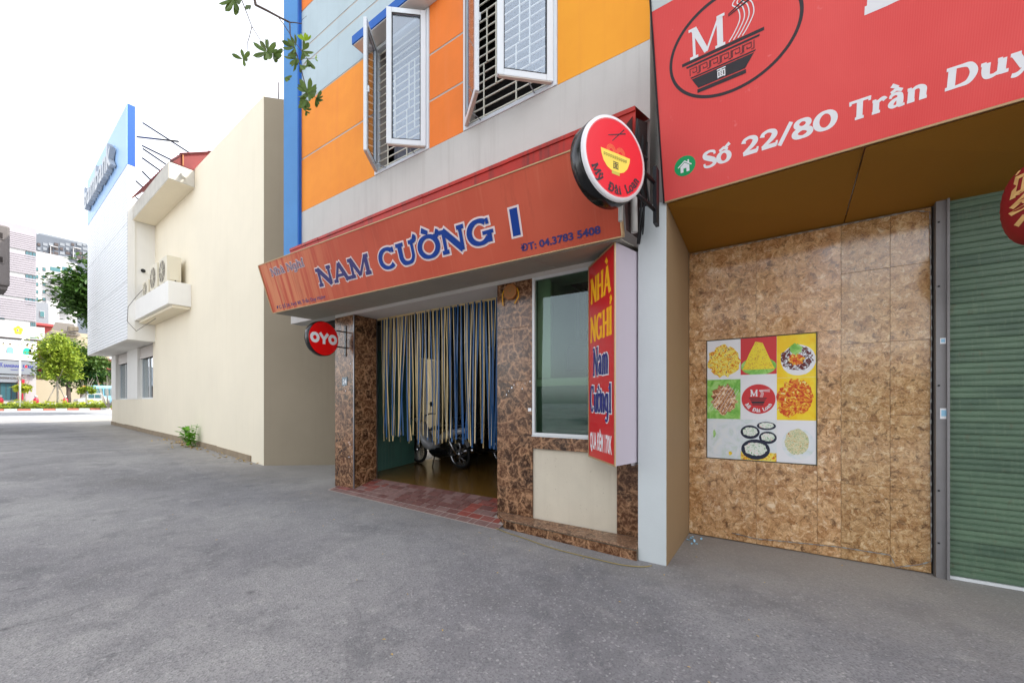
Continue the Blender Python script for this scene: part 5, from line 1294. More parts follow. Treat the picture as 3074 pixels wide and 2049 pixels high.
# ================================================================ motorcycles in the doorway
def motorcycle(label, loc, rot, body):
    T = Matrix.Translation(Vector(loc)) @ Matrix.Rotation(rot, 4, 'Z') @ Matrix.Rotation(R_(-7), 4, 'X') @ Matrix.Scale(1.08, 4)
    mc = thing('motorcycle', label, 'motorcycle', 'motorcycles parked inside the doorway', loc=loc, rot=rot)
    def B(m, name, mat, parent=None, bevel=0):
        m.v = [T @ v for v in m.v]; return m.build(name, mat, parent or mc, bevel=bevel)
    WR = .28
    for x in (-.61, .61):
        c = Vector((x, 0, WR))
        m = MB(); m.lathe([(WR-.05, -.022), (WR-.015, -.03), (WR, -.012), (WR, .012), (WR-.015, .03), (WR-.05, .022), (WR-.05, -.022)], c, (0, 1, 0), 32); w_ = B(m, 'wheel', 'tyre')
        m = MB(); m.lathe([(WR-.052, -.02), (WR-.06, 0), (WR-.052, .02), (WR-.044, .021), (WR-.044, -.021)], c, (0, 1, 0), 32); B(m, 'rim', 'chrome', w_)
        m = MB(); m.lathe([(0, -.05), (.045, -.05), (.045, .05), (0, .05)], c, (0, 1, 0), 16)
        for k in range(18):
            a = k*math.pi/9; s = .03 if k % 2 else -.03
            m.tube([c+Vector((.04*math.cos(a+.5), s, .04*math.sin(a+.5))), c+Vector(((WR-.055)*math.cos(a), 0, (WR-.055)*math.sin(a)))], .003, 4, False)
        B(m, 'spokes', 'chrome', w_)
    m = MB()
    for s in (-.075, .075): m.tube([(.61, s, .28), (.50, s, .62), (.42, s*.8, .86)], [.02, .024, .026], 8)
    B(m, 'fork', 'bike_black')
    def shell(prof, n=10):
        """prof: (x, z, halfwidth, halfheight) rings"""
        m = MB(); i0 = 0
        for (x, z, hw, hh) in prof:
            for k in range(n): a = 2*math.pi*k/n; m.v.append(Vector((x, hw*math.cos(a), z+hh*math.sin(a))))
        for r in range(len(prof)-1):
            for k in range(n): m.f.append((r*n+k, r*n+(k+1) % n, (r+1)*n+(k+1) % n, (r+1)*n+k)); m.sm.append(True)
        m.f.append(tuple(range(n))); m.f.append(tuple((len(prof)-1)*n+k for k in range(n))[::-1]); m.sm += [False, False]; return m
    B(shell([(.42, .88, .05, .05), (.40, .78, .13, .1), (.34, .62, .17, .14), (.26, .46, .16, .14), (.16, .36, .09, .1), (.0, .36, .07, .07)]), 'leg_shield', body)
    B(shell([(.05, .42, .06, .07), (-.1, .52, .09, .09), (-.3, .62, .12, .09), (-.55, .7, .12, .07), (-.82, .74, .08, .05), (-.88, .75, .02, .02)]), 'side_cover', body)
    B(shell([(.12, .72, .07, .025), (.0, .755, .12, .045), (-.25, .775, .14, .05), (-.55, .81, .13, .05), (-.74, .84, .1, .035), (-.8, .84, .03, .02)]), 'seat', 'bike_black')
    m = MB(); m.tube([(.35, -.34, .98), (.36, -.2, 1.0), (.40, 0, .95), (.36, .2, 1.0), (.35, .34, .98)], .016, 8); hb = B(m, 'handlebar', 'bike_black')
    for s in (-1, 1):
        m = MB(); m.tube([(.36, s*.2, 1.0), (.38, s*.26, 1.16)], .006, 6); m.lathe([(0, -.008), (.045, -.008), (.05, 0), (.045, .01), (0, .012)], (.37, s*.27, 1.19), (-1, 0, .1), 16); B(m, 'mirror', 'bike_black', hb)
    B(shell([(.53, .9, .05, .05), (.50, .92, .1, .085), (.42, .94, .12, .09), (.34, .95, .08, .06)]), 'headlight_cowl', body)
    m = MB(); m.lathe([(0, .02), (.05, .015), (.07, 0), (.075, -.02)], (.53, 0, .9), (1, 0, -.1), 20); B(m, 'headlight', 'chrome')
    B(shell([(.2, .30, .06, .06), (.08, .27, .1, .1), (-.1, .26, .11, .11), (-.2, .27, .07, .07)]), 'engine', 'bike_black')
    m = MB(); m.tube([(.12, -.1, .25), (.0, -.13, .2), (-.25, -.14, .22), (-.4, -.15, .26), (-.85, -.16, .34)], [.018, .018, .02, .04, .045], 10); B(m, 'exhaust', 'chrome')
    m = MB(); m.tube([(-.61, -.09, .28), (-.42, -.11, .66)], .026, 8); m.tube([(-.61, .09, .28), (-.42, .11, .66)], .026, 8); B(m, 'rear_shock', 'chrome')
    m = MB(); m.tube([(-.05, .1, .26), (-.3, .1, .26), (-.61, .09, .28)], .022, 8); B(m, 'swing_arm', 'bike_black')
    for (x, a0, a1) in ((.61, 20, 160), (-.61, 30, 150)):
        m = MB(); n = 12
        for k in range(n):
            t0, t1 = R_(a0+(a1-a0)*k/n), R_(a0+(a1-a0)*(k+1)/n); r = WR+.03
            m.quad((x+r*math.cos(t0), -.05, WR+r*math.sin(t0)), (x+r*math.cos(t0), .05, WR+r*math.sin(t0)), (x+r*math.cos(t1), .05, WR+r*math.sin(t1)), (x+r*math.cos(t1), -.05, WR+r*math.sin(t1)), True)
        B(m, 'fender', body)
    m = MB(); m.tube([(-.02, .1, .22), (-.05, .22, .0)], .012, 6); m.tube([(-.05, .22, .0), (-.11, .24, .0)], .012, 6); B(m, 'kickstand', 'bike_black')
    m = MB(); m.lathe([(0, .02), (.03, .015), (.05, 0)], (-.86, 0, .72), (-1, 0, 0), 12); B(m, 'tail_light', 'lamp_red')
    return mc
motorcycle('silver motorcycle on its kickstand just behind the strip curtain', (-6.02, 6.2, .165), R_(176), 'bike_silver')
motorcycle('black motorcycle parked deeper inside behind the silver one', (-5.6, 7.15, .165), R_(174), 'bike_black')

# ================================================================ small things on the ground
plain('hose_yellow', lin(150, 132, 76), .6)
m = MB(); pts = [(-2.985, 4.02, .03), (-2.97, 3.96, .012), (-2.86, 3.86, .01), (-2.6, 3.77, .01), (-2.3, 3.71, .01), (-1.9, 3.62, .01), (-1.5, 3.60, .01), (-1.2, 3.6, .01), (-1.02, 3.66, .01), (-.95, 3.74, .01)]
m.tube([Vector(p_) for p_ in cr(pts, 5)], .0045, 6); tag(m.build('cable', 'hose_yellow'), 'thin yellow cable lying along the foot of the marble step', 'cable')
leaf('leaf_weed', lin(86, 150, 40), lin(140, 196, 70)); plain('leaf_dry', lin(196, 164, 90), .8); leaf('leaf_dark', lin(74, 100, 42), lin(116, 142, 70), .35, .4); leaf('leaf_young', lin(140, 180, 30), lin(170, 204, 50), .4, .45)
leaf('leaf_bright', lin(102, 130, 38), lin(164, 176, 66), .5, .35); leaf('leaf_mid', lin(54, 82, 32), lin(92, 116, 50), .5, .3); leaf('leaf_deep', lin(38, 70, 24), lin(76, 106, 40), .5, .3); leaf('leaf_yellow', lin(158, 174, 48), lin(206, 208, 80), .5, .35)
plain('bark', lin(92, 78, 70), .9); plain('bark_grey', lin(150, 142, 132), .9)
def leafquad(m, c, d, up, L, Wd, bend=.15):
    d = d.normalized(); s = d.cross(up); s = s.normalized() if s.length > 1e-4 else Vector((1, 0, 0)); u = s.cross(d)
    i = len(m.v); m.v += [c, c+d*L*.35+s*Wd*.42+u*L*.03, c+d*L*.72+s*Wd*.5, c+d*L-u*L*bend, c+d*L*.72-s*Wd*.5, c+d*L*.35-s*Wd*.42+u*L*.03]
    m.f.append((i, i+1, i+2, i+3)); m.f.append((i, i+3, i+4, i+5)); m.sm += [True, True]
rr = random.Random(21)
wd_ = thing('weed', 'bright green weed growing from the foot of the cream wall', 'plant', loc=(-14.5, 4.55, .2))
m = MB(); st_ = MB()
for k in range(11):
    a = rr.uniform(0, 6.28); b = Vector((-14.5+rr.uniform(-.15, .15), 4.58+rr.uniform(-.06, .04), .2)); tip = b+Vector((rr.uniform(-.32, .32), rr.uniform(-.3, .05), rr.uniform(.3, .72))); st_.tube([b, b.lerp(tip, .5)+Vector((0, 0, .06)), tip], .006, 5)
    for j in range(9):
        p_ = b.lerp(tip, .25+.085*j); leafquad(m, p_, Vector((rr.uniform(-1, 1), rr.uniform(-1, .4), rr.uniform(-.2, .6))), Vector((0, 0, 1)), rr.uniform(.1, .19), rr.uniform(.07, .12))
st_.build('stem', 'leaf_weed', wd_); m.build('foliage', 'leaf_weed', wd_)
m = MB()
for k in range(150):
    s = rr.choice([rr.uniform(0, 8), rr.uniform(3.5, 6)]); b = BF(bx(s), gz(-10-s)+.012, .06+abs(rr.gauss(0, .22)))
    leafquad(m, b, Vector((rr.uniform(-1, 1), rr.uniform(-1, 1), rr.uniform(0, .4))), Vector((0, 0, 1)), rr.uniform(.03, .09), rr.uniform(.02, .05), .3)
for k in range(60):
    b = Vector((rr.uniform(-7, 1.2), rr.uniform(1.5, 4.8), .004)); b.y = min(b.y, 3.6 if b.x < -.8 else 4.8)
    leafquad(m, b, Vector((rr.uniform(-1, 1), rr.uniform(-1, 1), .1)), Vector((0, 0, 1)), rr.uniform(.01, .03), rr.uniform(.006, .014), .2)
o = m.build('leaf_litter', 'leaf_dry'); o['kind'] = 'stuff'; tag(o, 'dry leaf litter and crumbs scattered along the wall foot', 'litter')
# crumpled plastic scrap by the column
m = MB()
for k in range(10):
    c = Vector((-.80+rr.uniform(0, .12), 4.6+rr.uniform(-.12, .2), .005)); leafquad(m, c, Vector((rr.uniform(-1, 1), rr.uniform(-1, 1), rr.uniform(0, .9))), Vector((0, 0, 1)), rr.uniform(.02, .045), rr.uniform(.02, .03), .4)
tag(m.build('plastic_scrap', 'sticker_blue'), 'crumpled pale blue plastic scrap in the corner behind the white column', 'litter')

# ================================================================ tree whose branch hangs into the picture
tr = thing('street_tree', 'leafy tree behind the camera whose twigs hang in at the top left', 'tree', loc=(-6.2, -2.4, 0))
def px(x, y, d=3.4):
    u, v = 640+x*360/1411, y*400/1568; a = (u-1537)/_F
    return Vector(((-math.sin(_TH)+a*math.cos(_TH))*d, (math.cos(_TH)+a*math.sin(_TH))*d, 1.5+(1209-v)/_F*d))
MB().tube([(-6.2, -2.4, -.1), (-6.15, -2.35, 2.2), (-6.0, -2.2, 4.2), (-5.7, -1.8, 6.0)], [.2, .16, .14, .1], 12).build('trunk', 'bark', tr)
root = Vector((-5.0, -.6, 6.2))
MB().tube([(-6.0, -2.2, 4.2), (-5.5, -1.4, 5.5), root, (-4.3, .7, 5.75), px(440, -260), px(500, 60), px(640, 130), px(760, 195), px(900, 265)], [.09, .07, .05, .03, .013, .011, .009, .008, .007], 8).build('branch', 'bark', tr)
def twig(pts, r0, r1): MB().tube([px(*p_) for p_ in pts], [r0+(r1-r0)*k/(len(pts)-1) for k in range(len(pts))], 6).build('twig', 'bark', tr)
twig([(900, 265), (903, 330), (905, 400), (935, 530), (985, 650), (1030, 800), (1070, 950), (1110, 1080)], .006, .0035)
twig([(900, 265), (960, 268), (1040, 280)], .0045, .003); twig([(1040, 280), (1045, 235), (1100, 190)], .002, .001)
twig([(760, 195), (830, 290), (890, 380), (960, 500), (1040, 600), (1110, 700), (1165, 800)], .004, .002)
twig([(300, -150), (335, 0), (395, 155), (455, 315)], .005, .003); twig([(455, 315), (430, 420), (405, 500), (408, 610), (345, 685)], .003, .002); twig([(455, 315), (540, 450), (600, 545), (632, 610)], .003, .002)
twig([(455, 315), (530, 345), (595, 400), (650, 445)], .0012, .0008); twig([(940, 545), (850, 560), (805, 625)], .002, .0015); twig([(1000, 715), (1080, 690), (1190, 690)], .002, .0012)
twig([(1110, 1080), (1160, 1110), (1215, 1160)], .002, .0015); twig([(1110, 1080), (1100, 1190), (1085, 1290)], .002, .0012); twig([(730, 830), (785, 890), (830, 960)], .0008, .0008)
twig([(300, -150), (260, -60), (240, -10)], .004, .003)
src = None
def add_leaf(x, y, ang, L, mat, tilt=None, dd=0.0):
    """leaf from a twig point, ang in the picture plane (0 right, 90 up), L metres"""
    global src
    d = 3.4+dd
    p0 = px(x, y, d); cr_ = Vector((math.cos(_TH), math.sin(_TH), 0)); up_ = Vector((0, 0, 1)); fw = Vector((-math.sin(_TH), math.cos(_TH), 0))
    dirv = (cr_*math.cos(R_(ang))+up_*math.sin(R_(ang))+fw*rr.uniform(-.35, .35)).normalized()
    side = (dirv.cross(fw+up_*rr.uniform(-.5, .5)+cr_*rr.uniform(-.5, .5))).normalized(); nrm = side.cross(dirv)
    m = MB(); n = 7; L *= 1.1; wd = L*.185
    ws = [.08, .42, .72, .95, 1.0, .82, .0]
    for k in range(n):
        f = k/(n-1); c = p0+dirv*L*f-nrm*L*.12*f*f
        m.v += [c-side*wd*ws[k]+nrm*wd*.25*ws[k], c, c+side*wd*ws[k]+nrm*wd*.25*ws[k]]
    for k in range(n-1):
        i = 3*k; m.f += [(i, i+1, i+4, i+3), (i+1, i+2, i+5, i+4)]; m.sm += [True, True]
    m.build('leaf', mat, tr)
def rosette(x, y, n, a0, a1, L, mat='leaf_dark', dd=0.0):
    for k in range(n):
        a = a0+(a1-a0)*(k+.5)/n+rr.uniform(-9, 9)
        add_leaf(x+rr.uniform(-8, 8), y+rr.uniform(-8, 8), a, L*rr.uniform(.75, 1.1), mat, dd=dd+rr.uniform(-.03, .03))
rosette(632, 615, 12, -170, 165, .105); rosette(700, 640, 5, -80, 10, .10)
rosette(345, 690, 5, -110, 190, .075); rosette(240, -20, 7, -170, -10, .12, dd=-.1); rosette(390, 60, 2, -75, -40, .09)
rosette(960, 560, 8, 60, 300, .085); rosette(1050, 600, 8, -120, 90, .08); rosette(1075, 480, 5, 10, 160, .065, 'leaf_young'); rosette(980, 690, 7, 150, 320, .09); rosette(1110, 700, 6, -110, -40, .085); rosette(1195, 685, 3, -60, 60, .03, 'leaf_young'); rosette(1020, 760, 4, -100, -20, .08)
rosette(840, 910, 3, -60, 30, .06); rosette(1110, 1085, 14, -175, 175, .095); rosette(1120, 1110, 5, -100, 60, .05, 'leaf_young'); rosette(1215, 1150, 7, -110, 60, .065); rosette(1085, 1290, 6, -110, 170, .06); rosette(1100, 1180, 5, 170, 300, .085)
def crown(parent, cen, rad, n_cl, per, L, mat, seed, name='crown', squash=1.0, keep=None):
    q = random.Random(seed); m = MB(); cen = Vector(cen)
    for _ in range(n_cl):
        while True:
            v = Vector((q.uniform(-1, 1), q.uniform(-1, 1), q.uniform(-1, 1)))
            if .25 < v.length < 1: break
        v = v*(.55+.45*q.random()); cc = cen+Vector((v.x*rad[0], v.y*rad[1], v.z*rad[2])); cs_ = min(rad)*q.uniform(.14, .26)
        for _ in range(per):
            p_ = cc+Vector((q.gauss(0, cs_), q.gauss(0, cs_), q.gauss(0, cs_*.55)))
            if keep and not keep(p_): continue
            dv = Vector((q.uniform(-1, 1), q.uniform(-1, 1), q.uniform(-.8, .3))); leafquad(m, p_, dv, Vector((q.uniform(-.3, .3), q.uniform(-.3, .3), 1)), L*q.uniform(.7, 1.3), L*q.uniform(.45, .7))
    o = m.build(name, mat, parent); return o
crown(tr, (-5.8, -2.3, 7.6), (3.2, 2.3, 2.2), 130, 34, .13, 'leaf_mid', 4, keep=lambda p_: p_.y < .15 and p_.z > 4.4)

# ================================================================ beyond the alley: street, hedge, trees, buildings
def fx(X, u0, u1, v0, v1, dp, parent, name, mat, off=0.0):
    """box whose street face stands on the plane X, measured at its left and right picture columns"""
    a = on_x(u0, v1, X); b = on_x(u1, v0, X); zt = on_x((u0+u1)/2, v0, X).z; zb = on_x((u0+u1)/2, v1, X).z
    return MB().box(X-dp, X+off, a.y, b.y, zb, zt).build(name, mat, parent)
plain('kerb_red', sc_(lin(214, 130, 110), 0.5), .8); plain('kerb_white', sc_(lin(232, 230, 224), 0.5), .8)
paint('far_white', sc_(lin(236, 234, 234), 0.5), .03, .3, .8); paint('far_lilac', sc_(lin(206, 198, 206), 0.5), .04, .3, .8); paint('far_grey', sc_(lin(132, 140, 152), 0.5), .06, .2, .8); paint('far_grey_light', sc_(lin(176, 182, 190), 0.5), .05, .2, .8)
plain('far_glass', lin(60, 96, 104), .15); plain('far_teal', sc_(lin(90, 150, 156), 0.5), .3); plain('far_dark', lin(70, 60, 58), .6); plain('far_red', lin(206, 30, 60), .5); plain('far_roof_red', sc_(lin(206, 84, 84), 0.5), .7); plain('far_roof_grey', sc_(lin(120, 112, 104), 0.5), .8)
plain('far_orange', lin(240, 130, 20), .6); plain('far_cream', sc_(lin(226, 210, 180), 0.5), .8); plain('flower_yellow', lin(246, 222, 20), .5); plain('far_purple', lin(70, 40, 150), .5); plain('far_navy', lin(44, 50, 130), .5)
plain('shirt_blue', lin(120, 180, 226), .6); plain('shirt_teal', lin(10, 160, 140), .6); plain('skin', lin(226, 180, 150), .6); plain('hair', lin(36, 28, 28), .6); plain('bus_blue', lin(120, 190, 226), .4); plain('car_silver', lin(190, 192, 194), .3, .3); plain('lamp_green', lin(110, 140, 120), .5); paint('bay_grey', lin(112, 106, 104), .05, 1, .8)
# central reservation: kerb stones, two hedge rows
med = struct(MB().box(-50.6, -48.0, -30, 60, .7, 1.02).build('median', 'pavement_tile'))
kb = thing('median_kerb', 'red and white painted kerb stones along the hedge in the main street', 'kerb', loc=(-47.9, 8, .9))
k = 0; y = 1.0
while y < 16:
    MB().box(-47.99, -47.82, y+.006, y+.63, .85, 1.06).build('kerb_stone', 'kerb_red' if k % 2 else 'kerb_white', kb, bevel=.02); y += .636; k += 1
def hedge(label, X0, X1, z0, z1, mat, seed, n):
    q = random.Random(seed); m = MB()
    for _ in range(n):
        y_ = q.uniform(.5, 17); top = z1-.12+.1*math.sin(y_*3.1)+.06*math.sin(y_*7.7); p_ = Vector((q.uniform(X0, X1), y_, q.uniform(z0, top)))
        leafquad(m, p_, Vector((q.uniform(-.3, 1), q.uniform(-1, 1), q.uniform(-.2, 1))), Vector((0, 0, 1)), q.uniform(.1, .2), q.uniform(.06, .12))
    hg = thing('hedge', label, 'hedge', 'hedge rows in the main street', loc=((X0+X1)/2, 8, z0)); m.build('foliage', mat, hg)
    MB().box(X0-.05+.1, X1-.1, .5, 17, z0-.05, z1-.3).build('core', 'leaf_deep', hg)
hedge('low green hedge behind the painted kerb in the main street', -48.7, -48.1, 1.0, 1.45, 'leaf_bright', 31, 5000)
hedge('taller yellow green hedge row at the back of the median', -50.3, -49.3, 1.0, 1.72, 'leaf_yellow', 32, 5000)
def gtree(label, X, u, v_top, v_low, ru, mat, seed, trunk=.07, n_cl=60, per=40, L=.3, base=.95, dx=1.2, young=False, bark='bark_grey', grp='trees along the main street'):
    b = on_x(u, 1209, X); top = on_x(u, v_top, X).z; low = on_x(u, v_low, X).z; ry = abs(on_x(u+ru, 1209, X).y-on_x(u-ru, 1209, X).y)/2
    t_ = thing('tree', label, 'tree', grp, loc=(X, b.y, base)); zc = (top+low)/2
    MB().tube([(X, b.y, base-.1), (X+.03, b.y+.03, (base+low)/2), (X, b.y, low+.3), (X-.05, b.y, zc)], [trunk*1.2, trunk, trunk*.85, trunk*.5], 8).build('trunk', bark, t_)
    q = random.Random(seed+1)
    for k in range(7):
        a = q.uniform(0, 6.28); z0 = low+.2+(zc-low)*.8*k/7; MB().tube([(X, b.y, z0), (X+dx*.5*math.cos(a), b.y+ry*.45*math.sin(a), z0+.5), (X+dx*.8*math.cos(a), b.y+ry*.75*math.sin(a), z0+1.0)], [trunk*.45, trunk*.3, trunk*.12], 6).build('limb', bark, t_)
    crown(t_, (X, b.y, zc), (dx, ry, (top-low)/2), n_cl, per, L, mat, seed)
    if young:
        for s in (-1, 1): MB().tube([(X, b.y+s*.75, base), (X, b.y, base+2.2)], .035, 6).build('prop', 'bark_grey', t_)
    return t_
gtree('young light green tree held by slanting props on the median', -50.0, 172, 985, 1160, 74, 'leaf_bright', 41, .07, 90, 44, .24, 1.0, 1.5, True)
gtree('small round yellow green shrub tree beside the lamp post', -49.9, 72, 1148, 1182, 30, 'leaf_yellow', 42, .06, 24, 40, .16, 1.0, .5)
gtree('low shrub tree right of the propped young tree', -49.9, 258, 1152, 1186, 34, 'leaf_bright', 43, .05, 26, 40, .16, 1.0, .5)
gtree('large dark green tree partly hidden by the bank signboard', -38.0, 356, 775, 1020, 190, 'leaf_deep', 44, .2, 220, 60, .3, .68, 2.4, bark='bark')
gtree('broad green tree behind the propped young tree', -56.0, 205, 1000, 1170, 92, 'leaf_mid', 45, .16, 110, 44, .32, .92, 2.2, bark='bark')
gtree('drooping green tree in front of the orange shop', -57.0, 285, 1050, 1175, 62, 'leaf_mid', 46, .16, 80, 44, .3, .92, 2.0, bark='bark')
# bare twiggy shrub next to the bank corner
sb = thing('bare_shrub', 'leafless pale shrub next to the corner of the bank', 'shrub', loc=tuple(on_x(322, 1209, -47.0)*1-Vector((0, 0, .6))))
m = MB(); b = on_x(325, 1209, -47.5); b.z = 1.0; q = random.Random(8)
for k in range(26):
    a = q.uniform(-1, .9); tip = b+Vector((q.uniform(-.4, .4), a*.9, q.uniform(1.2, 3.0))); m.tube([b, b.lerp(tip, .5)+Vector((0, a*.1, .1)), tip], [.02, .012, .005], 5)
m.build('twigs', 'bark_grey', sb)
# street lamp
lp_ = on_x(60, 1209, -49.4); ly = lp_.y
sl = thing('street_lamp', 'slender grey street lamp with curved arm on the median', 'street lamp', loc=(-49.4, ly, 1.0))
zt = on_x(60, 1015, -49.4).z
pts = [(-49.4, ly, 1.0), (-49.4, ly, zt-1.0), (-49.4, ly+.02, zt-.4), (-49.4, ly+.12, zt-.1), (-49.4, ly+.3, zt+.05), (-49.4, ly+.55, zt+.12)]
MB().tube(pts, [.06, .05, .045, .04, .035, .03], 10).build('pole', 'alu_white', sl)
MB().box(-49.5, -49.3, ly+.5, ly+.86, zt+.09, zt+.18).build('lamp_head', 'lamp_green', sl, bevel=.03)
MB().box(-49.5, -49.3, ly-.1, ly+.1, 1.0, 1.3).build('base', 'alu_white', sl)
# planters of white flowers on the lamp
for zz in (on_x(60, 1135, -49.4).z,):
    m = MB(); q = random.Random(2)
    for k in range(90): leafquad(m, Vector((-49.3+q.uniform(-.1, .15), ly+q.uniform(-.28, .3), zz+q.uniform(-.1, .22))), Vector((q.uniform(-1, 1), q.uniform(-1, 1), q.uniform(-.5, 1))), Vector((0, 0, 1)), .1, .08)
    m.build('flower_basket', 'far_white', sl)

# clinic building
KX = -62.0
kc = thing('clinic_building', 'white clinic building with louvred bands and a yellow flower emblem', 'building', loc=(-66, 3, .9))
Yk = lambda zx: 4.373+.00918*zx
Zk = lambda zy: 21.43-.0146*zy
def kb_(name, mat, x0, x1, y0, y1, h0=0, h1=.05, parent=None): return MB().box(KX+h0, KX+h1, Yk(x0), Yk(x1), Zk(y1), Zk(y0)).build(name, mat, parent or kc)
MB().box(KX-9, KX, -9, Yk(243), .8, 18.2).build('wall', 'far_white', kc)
MB().box(KX-7, KX-.5, -7, Yk(250), 18.21, 19.2).build('roof_housing', 'far_lilac', kc)
for (a, b) in ((218, 330), (357, 490), (515, 655), (668, 808)):
    n_ = 9
    for k in range(n_): kb_('louvre', 'far_lilac', -700, 241, a+(b-a)*k/n_, a+(b-a)*(k+.72)/n_, .001, .09)
    kb_('louvre_back', 'far_white', -700, 241, a, b, .0005, .03)
for (xa, xb, ya, yb) in ((168, 242, 332, 388), (165, 240, 645, 700), (203, 240, 812, 845), (-5, 30, 780, 815), (-5, 15, 600, 640), (168, 242, 490, 545)):
    w_ = kb_('window', 'far_dark', xa, xb, ya, yb, .002, .03)
    for k in range(3): kb_('pane', 'far_glass', xa+(xb-xa)*k/3+2, xa+(xb-xa)*(k+1)/3-2, ya+3, yb-3, .031, .045, w_)
kb_('fascia', 'far_white', -700, 298, 845, 932, .1, .5); kb_('fascia_edge', 'far_dark', -700, 298, 932, 938, .1, .48)
kf = Fr((KX+.505, 0, 0), (0, 1, 0), (0, 0, 1))
if kf.n.x < 0: kf = Fr((KX+.505, 0, 0), (0, -1, 0), (0, 0, 1))
m = MB(); fc = (Yk(115), Zk(880))
for k in range(5): a = R_(90+72*k); m.disc(kf, fc[0]+.17*math.cos(a), fc[1]+.24*math.sin(a), .13, .19, .002+.002*k, 20)
m.disc(kf, fc[0], fc[1], .16, .22, .014, 20); m.build('flower_emblem', 'flower_yellow', kc)
m = MB(); put_text(m, kf, 'K', fc[0], fc[1]-.15, .3, .18, .03, .02, 'C'); m.build('lettering', 'far_purple', kc)
# banner with staff, flat print
bn = kb_('banner', 'print_white', -700, 246, 942, 1078, .1, .3)
def person_print(x, y, shirt, w_=1.0):
    f2 = Fr((KX+.305, 0, 0), kf.ux, kf.uy); X0, Z0 = Yk(x), Zk(y)
    MB().poly(f2, [(X0-.22*w_, Z0-.75), (X0+.22*w_, Z0-.75), (X0+.2*w_, Z0-.25), (X0+.07, Z0-.1), (X0-.07, Z0-.1), (X0-.2*w_, Z0-.25)], .001).build('figure_print', shirt, bn)
    MB().disc(f2, X0, Z0+.05, .075, .17, .002, 18).build('figure_print', 'skin', bn)
    MB().poly(f2, [(X0-.08, Z0+.08), (X0-.07, Z0+.22), (X0, Z0+.27), (X0+.07, Z0+.22), (X0+.08, Z0+.08), (X0, Z0+.14)], .003).build('figure_print', 'hair', bn)
for (x, sh) in ((20, 'far_white'), (63, 'shirt_blue'), (125, 'far_white'), (178, 'shirt_teal'), (213, 'far_white')): person_print(x, 985, sh, 1.0 if sh != 'shirt_teal' else 1.25)
kb_('banner_edge', 'far_dark', -700, 246, 1078, 1083, .1, .32)
sg = kb_('sign_panel', 'far_grey_light', -700, 247, 1084, 1172, .1, .3)
f2 = Fr((KX+.305, 0, 0), kf.ux, kf.uy)
m = MB(); put_text(m, f2, 'K', Yk(0), Zk(1128), .42, .16, .03, .002); put_text(m, f2, 'EANGNAM', Yk(22), Zk(1128), .27, 1.0, .04, .002); put_text(m, f2, 'K', Yk(148), Zk(1128), .33, .14, .04, .002); put_text(m, f2, 'REA', Yk(182), Zk(1128), .27, .36, .04, .002); put_text(m, f2, 'Aesthetic Center', Yk(65), Zk(1147), .12, .85, .02, .002); m.build('lettering', 'far_navy', sg)
m = MB(); m.disc(f2, Yk(170), Zk(1119), .08, .14, .002, 18); m.build('lettering', 'far_red', sg)
kb_('shop_lintel', 'far_grey_light', -700, 118, 1180, 1228, .05, .25)
f4 = Fr((KX+.255, 0, 0), kf.ux, kf.uy); m = MB(); put_text(m, f4, 'KEANGNAM KOREA', Yk(-30), Zk(1207), .22, 1.35, .04, .002); m.build('lettering', 'far_dark', kc)
w_ = kb_('shop_front', 'far_dark', -700, 112, 1230, 1340, .002, .04)
for k in range(4): kb_('pane', 'far_glass', -30+35*k, 1+35*k, 1234, 1345, .041, .06, w_)
for x in (118, 143): kb_('red_pillar', 'far_red', x, x+18, 1208, 1345, .1, .5)
# apartment block and grey tower behind
ab = thing('apartment_block', 'white apartment block with rows of small windows and balconies behind the clinic', 'building', loc=(-150, 18, .9))
AX = -120.0
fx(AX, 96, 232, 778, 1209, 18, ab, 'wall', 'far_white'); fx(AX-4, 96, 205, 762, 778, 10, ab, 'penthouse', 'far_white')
for r in range(6):
    v = 803+22.5*r
    for u in (106, 128): 
        fr_ = fx(AX, u, u+9, v, v+10, .1, ab, 'window', 'far_dark', .06); fx(AX, u+1, u+8, v+1, v+9, .1, fr_, 'pane', 'far_teal', .09)
    for (ua, ub) in ((151, 181), (187, 218)):
        fr_ = fx(AX, ua, ub, v+(0 if r == 0 else 4), v+11, .1, ab, 'balcony_opening', 'far_dark' if r else 'far_teal', .05)
        if r: fx(AX, ua-2, ub+2, v+11, v+17, .1, ab, 'balcony', 'far_grey_light' if r % 2 else 'far_white', 1.0)
gt = thing('grey_tower', 'tall blue grey tower block with pale window grids on the skyline', 'building', loc=(-230, 34, .9))
GX = -210.0
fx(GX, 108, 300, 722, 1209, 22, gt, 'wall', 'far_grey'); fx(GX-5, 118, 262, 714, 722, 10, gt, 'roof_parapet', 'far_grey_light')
q = random.Random(3)
for r in range(5):
    for c in range(9):
        u = 112+17*c; v = 730+13*r
        if u < 262:
            fr_ = fx(GX, u, u+q.choice([9, 12, 14]), v, v+8, .1, gt, 'window', 'far_grey_light' if q.random() < .55 else 'far_dark', .3 if q.random() < .5 else .12)
for (u, v, w2, h2) in ((150, 740, 22, 26), (218, 745, 24, 34), (165, 770, 16, 20)): fx(GX, u, u+w2, v, v+2, .1, gt, 'balcony_frame', 'far_white', .8); fx(GX, u, u+w2, v+h2, v+h2+2, .1, gt, 'balcony_frame', 'far_white', .8); fx(GX, u, u+2, v+2, v+h2, .1, gt, 'balcony_frame', 'far_white', .78)
